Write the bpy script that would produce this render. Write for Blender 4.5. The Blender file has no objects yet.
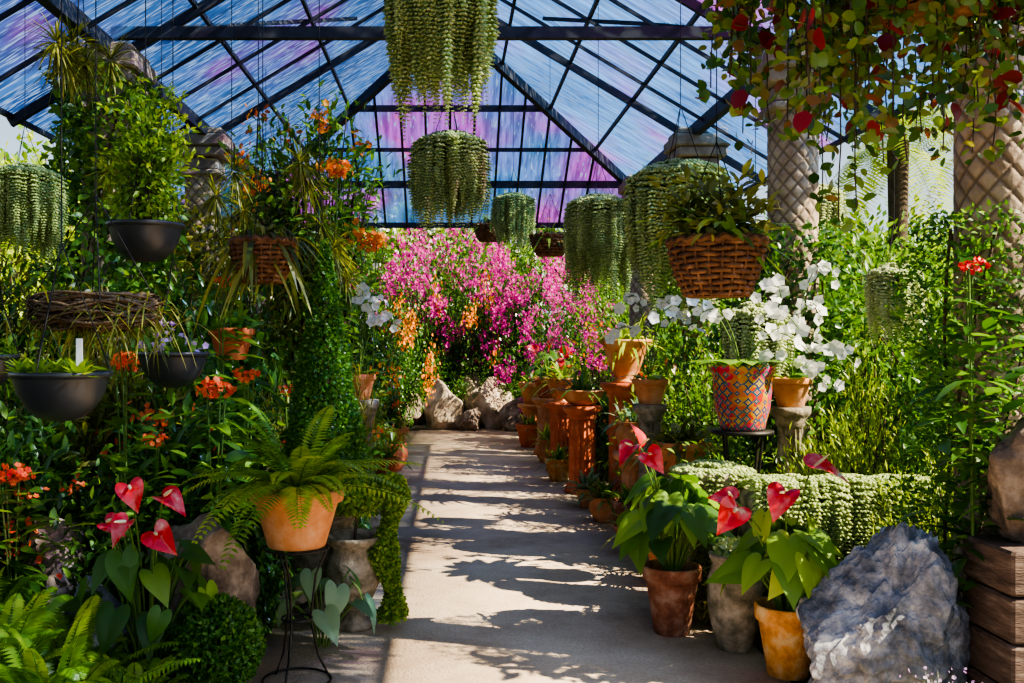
import bpy, bmesh, math
import numpy as np
from mathutils import Vector, noise
R = np.random.default_rng(11)
SC = bpy.context.scene
COL = SC.collection
PI = math.pi

# ------------------------------------------------------------------ mesh tools
def norm(a):
    return a / (np.linalg.norm(a, axis=-1, keepdims=True) + 1e-9)

class MB:
    def __init__(s):
        s.v = []; s.f = []; s.a = []; s.mi = []; s.n = 0
    def add(s, v, f, a=0.5, mi=0):
        v = np.asarray(v, float).reshape(-1, 3)
        f = np.asarray(f, int)
        s.v.append(v); s.f.append(f + s.n)
        s.mi.append(np.full(len(f), mi))
        s.a.append(np.broadcast_to(np.asarray(a, float), (len(v),)) if np.ndim(a) == 0 else np.asarray(a, float))
        s.n += len(v)
        return s
    def mesh(s, name, mats, smooth=True):
        if not isinstance(mats, (list, tuple)): mats = [mats]
        me = bpy.data.meshes.new(name)
        V = np.concatenate(s.v)
        tot = np.concatenate([np.full(len(f), f.shape[1]) for f in s.f])
        loops = np.concatenate([f.ravel() for f in s.f])
        start = np.concatenate([[0], np.cumsum(tot)[:-1]])
        me.vertices.add(len(V)); me.vertices.foreach_set('co', V.ravel())
        me.loops.add(len(loops)); me.loops.foreach_set('vertex_index', loops.astype(np.int32))
        me.polygons.add(len(tot)); me.polygons.foreach_set('loop_start', start.astype(np.int32))
        me.polygons.foreach_set('material_index', np.concatenate(s.mi).astype(np.int32))
        me.polygons.foreach_set('use_smooth', np.full(len(tot), smooth))
        at = me.attributes.new('v', 'FLOAT', 'POINT')
        at.data.foreach_set('value', np.concatenate(s.a))
        for m in mats: me.materials.append(m)
        me.update(calc_edges=True)
        return me

def inst(mb, tmpl, P, D, U, L, W=None, a=None, mi=0):
    tv, tf = tmpl
    P = np.atleast_2d(P); N = max(len(P), len(np.atleast_2d(D)), len(np.atleast_2d(U)))
    P = np.broadcast_to(P, (N, 3))
    D = norm(np.broadcast_to(D, (N, 3))); U = np.broadcast_to(U, (N, 3))
    L = np.broadcast_to(L, (N,)); W = L if W is None else np.broadcast_to(W, (N,))
    X = norm(np.cross(D, U)); Z = np.cross(X, D)
    V = (P[:, None, :] + X[:, None, :] * (tv[None, :, 0] * W[:, None])[..., None]
         + D[:, None, :] * (tv[None, :, 1] * L[:, None])[..., None]
         + Z[:, None, :] * (tv[None, :, 2] * L[:, None])[..., None])
    k = len(tv)
    F = (tf[None] + (np.arange(N) * k)[:, None, None]).reshape(-1, tf.shape[1])
    if a is None: a = R.random(N)
    a = np.repeat(np.broadcast_to(a, (N,)), k)
    mb.add(V, F, a, mi)

def tubes(mb, pts, r, sides=4, a=0.5, mi=0):
    pts = np.asarray(pts, float)
    if pts.ndim == 2: pts = pts[None]
    N, m, _ = pts.shape
    r = np.broadcast_to(r, (N, m))
    T = norm(np.gradient(pts, axis=1))
    ref = np.where(np.abs(T[..., 2:3]) > .9, np.array([1., 0, 0]), np.array([0, 0, 1.]))
    s1 = norm(np.cross(T, ref)); s2 = np.cross(T, s1)
    th = np.arange(sides) * 2 * PI / sides
    V = pts[:, :, None, :] + r[..., None, None] * (s1[:, :, None, :] * np.cos(th)[None, None, :, None] + s2[:, :, None, :] * np.sin(th)[None, None, :, None])
    i = np.arange(m - 1)[:, None] * sides; j = np.arange(sides)[None]; j2 = (j + 1) % sides
    q = np.stack([i + j, i + j2, i + sides + j2, i + sides + j], -1).reshape(-1, 4)
    F = (q[None] + (np.arange(N) * m * sides)[:, None, None]).reshape(-1, 4)
    mb.add(V, F, a, mi)

def ribbons(mb, B, D0, L, droop, W, m=7, prof=None, a=None, mi=0, twist=0.0):
    B = np.atleast_2d(B); N = max(len(B), len(np.atleast_2d(D0))); B = np.broadcast_to(B, (N, 3))
    D0 = norm(np.broadcast_to(D0, (N, 3)))
    L = np.broadcast_to(L, (N,)); droop = np.broadcast_to(droop, (N,)); W = np.broadcast_to(W, (N,))
    t = np.linspace(0, 1, m)
    if prof is None: prof = np.sin(PI * (0.12 + 0.88 * t)) ** .6
    pts = B[:, None] + D0[:, None] * (L[:, None] * t)[..., None]
    pts[..., 2] -= (droop * L)[:, None] * t ** 2
    T = norm(np.gradient(pts, axis=1))
    S = norm(np.cross(T, np.array([0, 0, 1.]) + R.normal(size=(N, 1, 3)) * twist))
    h = (W[:, None] * prof)[..., None] * S * .5
    V = np.stack([pts - h, pts + h], 2)
    i = np.arange(m - 1)[:, None] * 2
    q = np.concatenate([i, i + 1, i + 3, i + 2], 1)
    F = (q[None] + (np.arange(N) * m * 2)[:, None, None]).reshape(-1, 4)
    if a is None: a = R.random(N)
    mb.add(V, F, np.repeat(np.broadcast_to(a, (N,)), m * 2), mi)
    return pts

def lathe(mb, prof, seg=32, mod=None, a=0.5, mi=0):
    prof = np.array(prof, float); m = len(prof)
    th = np.arange(seg) * 2 * PI / seg
    r = np.repeat(prof[:, :1], seg, 1)
    if mod is not None:
        k = mod(th[None], prof[:, 1:2])
        if isinstance(k, tuple): k, a = k; a = np.broadcast_to(a, r.shape).ravel()
        r = r * k
    V = np.stack([r * np.cos(th), r * np.sin(th), np.repeat(prof[:, 1:2], seg, 1)], -1)
    i = np.arange(m - 1)[:, None] * seg; j = np.arange(seg)[None]; j2 = (j + 1) % seg
    q = np.stack([i + j, i + j2, i + seg + j2, i + seg + j], -1).reshape(-1, 4)
    mb.add(V, q, a, mi)

def box(mb, c, s, a=0.5, mi=0, bev=0.0):
    x, y, z = c; sx, sy, sz = s[0] / 2, s[1] / 2, s[2] / 2
    if bev <= 0:
        v = [(x + i * sx, y + j * sy, z + k * sz) for i in (-1, 1) for j in (-1, 1) for k in (-1, 1)]
        f = [(0, 1, 3, 2), (4, 6, 7, 5), (0, 4, 5, 1), (2, 3, 7, 6), (0, 2, 6, 4), (1, 5, 7, 3)]
        mb.add(v, f, a, mi)
    else:
        b = bev
        lay = [(-sz, b), (-sz + b, 0), (sz - b, 0), (sz, b)]
        V = []
        for zz, ins in lay:
            X = sx - ins; Y = sy - ins
            for (px, py) in [(-X, -Y + b), (-X + b, -Y), (X - b, -Y), (X, -Y + b), (X, Y - b), (X - b, Y), (-X + b, Y), (-X, Y - b)]:
                V.append((x + px, y + py, z + zz))
        mb.add(V, [(k * 8 + j, k * 8 + (j + 1) % 8, k * 8 + 8 + (j + 1) % 8, k * 8 + 8 + j) for k in range(3) for j in range(8)], a, mi)
        mb.add([V[i] for i in range(8)], [tuple(range(7, -1, -1))], a, mi)
        mb.add([V[24 + i] for i in range(8)], [tuple(range(8))], a, mi)

def beam(mb, p0, p1, w=.06, h=.08):
    p0 = np.array(p0, float); p1 = np.array(p1, float); T = norm(p1 - p0)
    ref = np.array([0, 0, 1.]) if abs(T[2]) < .95 else np.array([1., 0, 0])
    s = norm(np.cross(T, ref)) * w / 2; u = norm(np.cross(s, T)) * h / 2
    v = [p + a * s + b * u for p in (p0, p1) for a, b in ((-1, -1), (1, -1), (1, 1), (-1, 1))]
    mb.add(v, [(0, 1, 5, 4), (1, 2, 6, 5), (2, 3, 7, 6), (3, 0, 4, 7), (3, 2, 1, 0), (4, 5, 6, 7)])

# ------------------------------------------------------------------ objects
def obj(name, me, parent=None, loc=(0, 0, 0), **kw):
    o = bpy.data.objects.new(name, me)
    o.location = loc
    if parent is not None: o.parent = parent
    COL.objects.link(o)
    for k, v in kw.items(): o[k] = v
    return o

def thing(name, label, cat, loc, parts, rot=0., s=1., group=None):
    if len(parts) == 1:
        root = obj(name, parts[0][1], loc=loc)
    else:
        root = obj(name, None, loc=loc); root.empty_display_size = .1
    root.rotation_euler = (0, 0, rot)
    root.scale = (s, s, s) if np.ndim(s) == 0 else s
    root['label'] = label; root['category'] = cat
    if group: root['group'] = group
    if len(parts) > 1:
        for p in parts:
            c = obj(p[0], p[1], parent=root)
            if len(p) > 2 and p[2]: c['label'] = p[2]
    return root

# ------------------------------------------------------------------ materials
def newmat(name):
    m = bpy.data.materials.new(name); m.use_nodes = True
    nt = m.node_tree; nt.nodes.clear()
    out = nt.nodes.new('ShaderNodeOutputMaterial')
    return m, nt, out
def ramp(nt, stops, fac):
    r = nt.nodes.new('ShaderNodeValToRGB')
    e = r.color_ramp.elements
    while len(e) < len(stops): e.new(.5)
    for i, (p, c) in enumerate(stops):
        e[i].position = p; e[i].color = (*c, 1)
    nt.links.new(fac, r.inputs[0])
    return r.outputs[0]
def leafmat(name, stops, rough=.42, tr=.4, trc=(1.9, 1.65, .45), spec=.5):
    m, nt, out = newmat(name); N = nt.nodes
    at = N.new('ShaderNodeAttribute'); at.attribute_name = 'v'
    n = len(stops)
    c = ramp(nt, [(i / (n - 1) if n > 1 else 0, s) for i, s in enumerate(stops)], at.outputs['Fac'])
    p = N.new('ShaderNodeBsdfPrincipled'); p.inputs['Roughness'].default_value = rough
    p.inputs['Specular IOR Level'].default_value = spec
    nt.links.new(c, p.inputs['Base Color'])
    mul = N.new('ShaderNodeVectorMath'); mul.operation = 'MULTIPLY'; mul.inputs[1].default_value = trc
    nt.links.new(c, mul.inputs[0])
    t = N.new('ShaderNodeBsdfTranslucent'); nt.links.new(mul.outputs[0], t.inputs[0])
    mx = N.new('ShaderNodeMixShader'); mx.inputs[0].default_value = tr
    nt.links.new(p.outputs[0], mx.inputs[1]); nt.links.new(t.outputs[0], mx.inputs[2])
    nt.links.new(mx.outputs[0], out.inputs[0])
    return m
def noisemat(name, stops, scale=6., rough=.8, bump=.3, bscale=30., detail=6., stretch=(1, 1, 1), spec=.3, metal=0., attr=None):
    m, nt, out = newmat(name); N = nt.nodes
    tc = N.new('ShaderNodeTexCoord'); mp = N.new('ShaderNodeMapping'); mp.inputs['Scale'].default_value = stretch
    nt.links.new(tc.outputs['Object'], mp.inputs[0])
    n1 = N.new('ShaderNodeTexNoise'); n1.inputs['Scale'].default_value = scale; n1.inputs['Detail'].default_value = detail
    n1.inputs['Roughness'].default_value = .65
    nt.links.new(mp.outputs[0], n1.inputs['Vector'])
    c = ramp(nt, stops, n1.outputs['Fac'])
    if attr:
        at = N.new('ShaderNodeAttribute'); at.attribute_name = 'v'
        mx = N.new('ShaderNodeMix'); mx.data_type = 'RGBA'
        nt.links.new(at.outputs['Fac'], mx.inputs[0]); nt.links.new(c, mx.inputs[6]); mx.inputs[7].default_value = (*attr, 1)
        c = mx.outputs[2]
    p = N.new('ShaderNodeBsdfPrincipled'); p.inputs['Roughness'].default_value = rough
    p.inputs['Specular IOR Level'].default_value = spec; p.inputs['Metallic'].default_value = metal
    nt.links.new(c, p.inputs['Base Color'])
    n2 = N.new('ShaderNodeTexNoise'); n2.inputs['Scale'].default_value = bscale; n2.inputs['Detail'].default_value = 5
    nt.links.new(mp.outputs[0], n2.inputs['Vector'])
    b = N.new('ShaderNodeBump'); b.inputs['Strength'].default_value = bump; b.inputs['Distance'].default_value = .02
    nt.links.new(n2.outputs['Fac'], b.inputs['Height']); nt.links.new(b.outputs[0], p.inputs['Normal'])
    nt.links.new(p.outputs[0], out.inputs[0])
    return m

G_DARK = leafmat('leaf_dark', [(.012, .05, .008), (.038, .12, .016), (.10, .23, .03)], rough=.3)
G_MID = leafmat('leaf_mid', [(.025, .08, .008), (.08, .2, .018), (.23, .40, .04)])
G_LIGHT = leafmat('leaf_light', [(.09, .18, .01), (.24, .38, .025), (.5, .60, .06)])
G_OLIVE = leafmat('leaf_olive', [(.05, .07, .01), (.17, .19, .028), (.42, .40, .08)])
G_FERN = leafmat('leaf_fern', [(.05, .14, .01), (.17, .33, .022), (.42, .54, .05)])
G_BLUE = leafmat('leaf_bluegreen', [(.04, .10, .05), (.10, .22, .12), (.28, .42, .25)])
G_SUCC = leafmat('leaf_succulent', [(.22, .33, .09), (.5, .61, .22), (.8, .85, .42)], rough=.5, tr=.35, trc=(1.2, 1.15, .8))
G_SUCCP = leafmat('leaf_succulent_pale', [(.35, .43, .18), (.6, .68, .34), (.8, .85, .52)], rough=.5, tr=.35, trc=(1.1, 1.1, .85))
G_RED = leafmat('leaf_bronze', [(.03, .08, .012), (.08, .18, .02), (.18, .30, .035), (.26, .34, .05), (.22, .05, .02)], rough=.3)
G_VINE = leafmat('leaf_vine', [(.02, .06, .01), (.06, .15, .016), (.14, .25, .03), (.2, .28, .04), (.2, .04, .02)], rough=.3, tr=.35)
G_WINE = leafmat('leaf_wine_red', [(.12, .006, .012), (.24, .014, .022), (.36, .035, .04)], rough=.3)
G_TOP = leafmat('leaf_topiary', [(.018, .075, .006), (.055, .18, .014), (.16, .34, .035)])
G_GREY = leafmat('leaf_silver', [(.2, .25, .15), (.35, .4, .26), (.5, .55, .4)])
F_MAG = leafmat('petal_magenta', [(.42, .002, .2), (.68, .01, .38), (.78, .04, .48)], rough=.6, tr=.4, trc=(1.1, 1.1, 1.1))
F_ORG = leafmat('petal_orange', [(.85, .16, .005), (.95, .28, .01), (1., .42, .02)], rough=.6, tr=.4, trc=(1.1, 1.1, 1))
F_CORAL = leafmat('petal_coral', [(.8, .06, .01), (.95, .14, .02), (.98, .24, .06)], rough=.6, tr=.4, trc=(1.1, 1.1, 1))
F_WHITE = leafmat('petal_white', [(.78, .78, .72), (.86, .86, .83), (.92, .92, .9)], rough=.5, tr=.35, trc=(1, 1, 1))
F_LILAC = leafmat('petal_lilac', [(.5, .25, .6), (.7, .45, .78), (.8, .6, .85)], rough=.5, tr=.35, trc=(1, 1, 1))
F_CREAM = leafmat('spadix_cream', [(.75, .6, .3), (.85, .7, .4)], rough=.5, tr=.1)
F_GER = leafmat('petal_scarlet', [(.6, .008, .01), (.8, .02, .02)], rough=.4, tr=.3, trc=(1.1, 1, 1))
def spathe_mat():
    m, nt, out = newmat('petal_red_spathe'); N = nt.nodes; Lk = nt.links.new
    tc = N.new('ShaderNodeTexCoord'); n1 = N.new('ShaderNodeTexNoise'); n1.inputs['Scale'].default_value = 14; n1.inputs['Detail'].default_value = 3
    Lk(tc.outputs['Object'], n1.inputs['Vector'])
    c = ramp(nt, [(.3, (.5, .004, .01)), (.52, (.75, .015, .03)), (.66, (.85, .14, .16)), (.74, (.75, .6, .42))], n1.outputs['Fac'])
    p = N.new('ShaderNodeBsdfPrincipled'); p.inputs['Roughness'].default_value = .14; p.inputs['Coat Weight'].default_value = .5
    Lk(c, p.inputs['Base Color'])
    t = N.new('ShaderNodeBsdfTranslucent'); Lk(c, t.inputs[0])
    mx = N.new('ShaderNodeMixShader'); mx.inputs[0].default_value = .25
    Lk(p.outputs[0], mx.inputs[1]); Lk(t.outputs[0], mx.inputs[2]); Lk(mx.outputs[0], out.inputs[0])
    return m
F_RED = spathe_mat()
BARK = noisemat('bark', [(.3, (.035, .022, .013)), (.7, (.12, .08, .05))], 20, .9, .5, 60)
STEM = noisemat('stem_green', [(.3, (.05, .12, .015)), (.7, (.13, .22, .04))], 10, .6, .1)
TERRA = noisemat('terracotta', [(.3, (.40, .13, .045)), (.5, (.62, .245, .09)), (.72, (.74, .44, .26))], 5, .8, .15, 40)
TERRA_R = noisemat('terracotta_red', [(.3, (.36, .065, .025)), (.55, (.56, .14, .05)), (.75, (.6, .25, .14))], 7, .75, .15, 40)
TERRA_D = noisemat('terracotta_weathered', [(.32, (.10, .035, .02)), (.5, (.26, .09, .045)), (.66, (.42, .24, .16))], 9, .9, .5, 40, detail=10)
TERRA_Y = noisemat('terracotta_ochre', [(.34, (.34, .13, .03)), (.5, (.62, .27, .06)), (.66, (.68, .46, .22))], 10, .9, .6, 40, detail=10)
SOIL = noisemat('soil', [(.3, (.03, .018, .01)), (.7, (.10, .065, .04))], 30, .95, .8, 60)
BLACKP = noisemat('black_plastic', [(.3, (.010, .012, .016)), (.7, (.026, .03, .036))], 6, .38, .03, spec=.5)
IRON = noisemat('dark_iron', [(.3, (.015, .014, .013)), (.7, (.04, .035, .03))], 20, .5, .1, metal=.6)
STEEL = noisemat('roof_steel', [(.3, (.014, .016, .024)), (.7, (.04, .042, .055))], 8, .6, .05)
WICKER = noisemat('wicker', [(.3, (.05, .02, .008)), (.55, (.18, .075, .03)), (.75, (.38, .2, .10))], 14, .7, .3, 60)
STONE = noisemat('grey_rock', [(.36, (.05, .055, .065)), (.47, (.16, .165, .19)), (.56, (.3, .3, .33)), (.66, (.6, .59, .58))], 6, .95, 1., 22, detail=12)
STONE_B = noisemat('brown_rock', [(.36, (.06, .043, .033)), (.5, (.19, .135, .10)), (.66, (.44, .34, .26))], 5, .95, 1., 22, detail=12)
STONE_P = noisemat('pale_rock', [(.35, (.18, .12, .08)), (.5, (.38, .29, .2)), (.66, (.64, .52, .4))], 5, .9, .8, 18, detail=12)
URNM = noisemat('weathered_stoneware', [(.32, (.06, .07, .03)), (.45, (.18, .15, .10)), (.58, (.36, .29, .21)), (.7, (.52, .44, .35))], 9, .9, .6, 30, detail=10)
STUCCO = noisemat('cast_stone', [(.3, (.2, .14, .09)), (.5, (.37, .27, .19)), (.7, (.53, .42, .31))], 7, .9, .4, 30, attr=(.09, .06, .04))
CAPM = noisemat('capital_stone', [(.3, (.18, .13, .09)), (.5, (.33, .25, .18)), (.7, (.48, .4, .3))], 7, .9, .4, 30)
TIMBER = noisemat('old_timber', [(.3, (.04, .025, .018)), (.55, (.12, .075, .055)), (.75, (.24, .17, .13))], 6, .85, .5, 30, stretch=(1, 1, 6))
MOSS = noisemat('moss_fibre', [(.3, (.05, .03, .018)), (.6, (.16, .10, .055)), (.75, (.22, .2, .08))], 12, .95, .8, 50)
LABELW = noisemat('white_plastic', [(.3, (.75, .75, .75)), (.7, (.85, .85, .85))], 5, .5, 0)

def floor_mat():
    m, nt, out = newmat('concrete_floor'); N = nt.nodes; Lk = nt.links.new
    tc = N.new('ShaderNodeTexCoord')
    n1 = N.new('ShaderNodeTexNoise'); n1.inputs['Scale'].default_value = 1.1; n1.inputs['Detail'].default_value = 10; n1.inputs['Roughness'].default_value = .7
    Lk(tc.outputs['Object'], n1.inputs['Vector'])
    c = ramp(nt, [(.3, (.36, .24, .15)), (.5, (.59, .44, .30)), (.7, (.78, .63, .46))], n1.outputs['Fac'])
    n3 = N.new('ShaderNodeTexNoise'); n3.inputs['Scale'].default_value = 60; n3.inputs['Detail'].default_value = 4
    Lk(tc.outputs['Object'], n3.inputs['Vector'])
    c3 = ramp(nt, [(.35, (.62, .62, .62)), (.6, (1, 1, 1))], n3.outputs['Fac'])
    mx = N.new('ShaderNodeMix'); mx.data_type = 'RGBA'; mx.blend_type = 'MULTIPLY'; mx.inputs[0].default_value = .55
    Lk(c, mx.inputs[6]); Lk(c3, mx.inputs[7])
    p = N.new('ShaderNodeBsdfPrincipled'); p.inputs['Roughness'].default_value = .85; p.inputs['Specular IOR Level'].default_value = .2
    Lk(mx.outputs[2], p.inputs['Base Color'])
    b = N.new('ShaderNodeBump'); b.inputs['Strength'].default_value = .25; b.inputs['Distance'].default_value = .02
    Lk(n3.outputs['Fac'], b.inputs['Height']); Lk(b.outputs[0], p.inputs['Normal'])
    Lk(p.outputs[0], out.inputs[0])
    return m
FLOORM = floor_mat()
GROUNDM = noisemat('garden_soil', [(.3, (.02, .018, .009)), (.5, (.05, .04, .02)), (.7, (.045, .07, .018))], 2, .95, .8, 20)
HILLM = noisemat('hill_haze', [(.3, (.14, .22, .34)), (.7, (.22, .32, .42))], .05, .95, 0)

def roof_mat(name, stretch, clear, pur):
    m, nt, out = newmat(name); N = nt.nodes; Lk = nt.links.new
    tc = N.new('ShaderNodeTexCoord')
    n1 = N.new('ShaderNodeTexNoise'); n1.inputs['Scale'].default_value = .6; n1.inputs['Detail'].default_value = 2
    Lk(tc.outputs['Object'], n1.inputs['Vector'])
    base = ramp(nt, [(.36, (.04, .13, .36)), (pur - .08, (.075, .21, .52)), (pur, (.12, .16, .50)), (pur + .08, (.36, .07, .46)), (.78, (.30, .10, .5))], n1.outputs['Fac'])  # purple painted in for bougainvillea colour showing through the panels
    mp = N.new('ShaderNodeMapping'); mp.inputs['Scale'].default_value = stretch
    Lk(tc.outputs['Object'], mp.inputs[0])
    n2 = N.new('ShaderNodeTexNoise'); n2.inputs['Scale'].default_value = 1.0; n2.inputs['Detail'].default_value = 2
    Lk(mp.outputs[0], n2.inputs['Vector'])
    st = ramp(nt, [(.36, (.45, .48, .52)), (.62, (1.05, 1.05, 1.05))], n2.outputs['Fac'])
    mx = N.new('ShaderNodeMix'); mx.data_type = 'RGBA'; mx.blend_type = 'MULTIPLY'; mx.inputs[0].default_value = 1
    Lk(base, mx.inputs[6]); Lk(st, mx.inputs[7])
    t = N.new('ShaderNodeBsdfTranslucent'); Lk(mx.outputs[2], t.inputs[0])
    tp = N.new('ShaderNodeBsdfTransparent'); Lk(mx.outputs[2], tp.inputs[0])
    g = N.new('ShaderNodeBsdfGlossy'); g.inputs['Roughness'].default_value = .25; g.inputs[0].default_value = (.5, .6, .8, 1)
    a = N.new('ShaderNodeMixShader'); a.inputs[0].default_value = .5
    Lk(t.outputs[0], a.inputs[1]); Lk(tp.outputs[0], a.inputs[2])
    b = N.new('ShaderNodeMixShader'); b.inputs[0].default_value = .03
    Lk(a.outputs[0], b.inputs[1]); Lk(g.outputs[0], b.inputs[2])
    tc2 = N.new('ShaderNodeBsdfTransparent'); tc2.inputs[0].default_value = (.62, .72, .9, 1)
    n4 = N.new('ShaderNodeTexNoise'); n4.inputs['Scale'].default_value = 3.0; n4.inputs['Detail'].default_value = 1
    Lk(mp.outputs[0], n4.inputs['Vector'])
    lo = .5 + (.5 - clear) * .28
    msk = ramp(nt, [(lo, (0, 0, 0)), (lo + .12, (1, 1, 1))], n4.outputs['Fac'])
    f = N.new('ShaderNodeMixShader')
    Lk(msk, f.inputs[0]); Lk(b.outputs[0], f.inputs[1]); Lk(tc2.outputs[0], f.inputs[2])
    Lk(f.outputs[0], out.inputs[0])
    return m
ROOFM = roof_mat('blue_polycarbonate_side', (2.2, 16, 2.2), .42, .59)
ROOFH = roof_mat('blue_polycarbonate_end', (16, 2.0, 2.0), .05, .52)

def talavera_mat():
    m, nt, out = newmat('painted_ceramic'); N = nt.nodes; Lk = nt.links.new
    tc = N.new('ShaderNodeTexCoord'); sx = N.new('ShaderNodeSeparateXYZ'); Lk(tc.outputs['Object'], sx.inputs[0])
    at = N.new('ShaderNodeMath'); at.operation = 'ARCTAN2'; Lk(sx.outputs[1], at.inputs[0]); Lk(sx.outputs[0], at.inputs[1])
    k = N.new('ShaderNodeMath'); k.operation = 'MULTIPLY'; k.inputs[1].default_value = 9 / PI; Lk(at.outputs[0], k.inputs[0])
    k2 = N.new('ShaderNodeMath'); k2.operation = 'MULTIPLY'; k2.inputs[1].default_value = 17; Lk(sx.outputs[2], k2.inputs[0])
    cb = N.new('ShaderNodeCombineXYZ'); Lk(k.outputs[0], cb.inputs[0]); Lk(k2.outputs[0], cb.inputs[1])
    vo = N.new('ShaderNodeTexVoronoi'); vo.distance = 'MINKOWSKI'; vo.inputs['Exponent'].default_value = .7; vo.inputs['Scale'].default_value = 1.0; vo.inputs['Randomness'].default_value = .35
    Lk(cb.outputs[0], vo.inputs['Vector'])
    d = ramp(nt, [(0, (.7, .4, .02)), (.2, (.5, .02, .01)), (.42, (.6, .4, .12)), (.55, (.008, .03, .16)), (.8, (.01, .13, .14)), (.95, (.5, .08, .01))], vo.outputs['Distance'])
    d.node.color_ramp.interpolation = 'CONSTANT'
    hs = N.new('ShaderNodeHueSaturation'); sp = N.new('ShaderNodeSeparateColor'); Lk(vo.outputs['Color'], sp.inputs[0])
    ma = N.new('ShaderNodeMath'); ma.operation = 'MULTIPLY_ADD'; ma.inputs[1].default_value = .16; ma.inputs[2].default_value = .42; Lk(sp.outputs[0], ma.inputs[0])
    Lk(ma.outputs[0], hs.inputs['Hue']); Lk(d, hs.inputs['Color'])
    p = N.new('ShaderNodeBsdfPrincipled'); p.inputs['Roughness'].default_value = .25
    Lk(hs.outputs[0], p.inputs['Base Color']); Lk(p.outputs[0], out.inputs[0])
    return m
TALA = talavera_mat()

# ------------------------------------------------------------------ templates
T_DIAM = (np.array([(0, 0, 0), (-.5, .45, .08), (0, 1, -.08), (.5, .45, .08)]), np.array([(0, 3, 2, 1)]))
def oval_t(dz=.18, fold=.12, w1=.42, w2=.5, w3=.3):
    v = [(0, 0, 0)]
    for y, w in ((.25, w1), (.52, w2), (.8, w3)):
        z = -dz * y * y
        v += [(-w, y, z + fold * w), (0, y, z), (w, y, z + fold * w)]
    v.append((0, 1.05, -dz * 1.1))
    f = [(0, 2, 1), (0, 3, 2)]
    for k in (1, 4):
        f += [(k, k + 1, k + 4), (k, k + 4, k + 3), (k + 1, k + 2, k + 5), (k + 1, k + 5, k + 4)]
    f += [(7, 8, 10), (8, 9, 10)]
    return np.array(v), np.array(f)
T_OVAL = oval_t()
T_ROUND = oval_t(.12, .1, .5, .56, .42)
T_BEAD = (np.array([(0, 0, 0), (-.24, .45, 0), (0, .45, .24), (.24, .45, 0), (0, .45, -.22), (0, 1, .05)]),
          np.array([(0, 2, 1), (0, 3, 2), (0, 4, 3), (0, 1, 4), (1, 2, 5), (2, 3, 5), (3, 4, 5), (4, 1, 5)]))
def flower_t(n, cup=.15, w=.34, L=.5):
    v = []; f = []
    for i in range(n):
        a = 2 * PI * i / n; d = np.array([math.cos(a), math.sin(a), 0]); s = np.array([-math.sin(a), math.cos(a), 0]); z = np.array([0, 0, 1.])
        k = len(v)
        v += [d * .02, d * L * .6 - s * w * L + z * cup * .6, d * L + z * cup, d * L * .6 + s * w * L + z * cup * .6]
        f.append((k, k + 1, k + 2, k + 3))
    return np.array(v), np.array(f)
T_FL5 = flower_t(5, .12, .5)
T_FL3 = flower_t(3, .3, .55)
def heart_t(bend=.3, fold=.25, edge=.12):
    out = [(0, 0), (.05, -.08), (.13, -.15), (.25, -.2), (.36, -.19), (.45, -.12), (.51, 0), (.525, .12), (.5, .25), (.45, .37), (.37, .5), (.27, .64), (.16, .78), (.06, .91), (0, 1)]
    o = out + [(-x, y) for x, y in out[-2:0:-1]]
    v = [(0, .2, 0)]; R_ = (.3, .6, .85, 1.)
    for s in R_:
        for x, y in o:
            X = x * s; Y = .2 + (y - .2) * s
            v.append((X, Y, -bend * Y * Y + fold * abs(X) ** 1.3 - edge * max(0, s - .6) * 2.5 * abs(x)))
    m = len(o); f = []
    for i in range(m):
        j = (i + 1) % m
        f.append((0, 1 + j, 1 + i))
        for k in range(len(R_) - 1):
            a = 1 + k * m
            f += [(a + i, a + j, a + m + j), (a + i, a + m + j, a + m + i)]
    return np.array(v), np.array(f)
T_HEART = heart_t()
T_SPATHE = heart_t(.35, .6, .1)

def rn(n): return R.normal(size=(n, 3))

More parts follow.
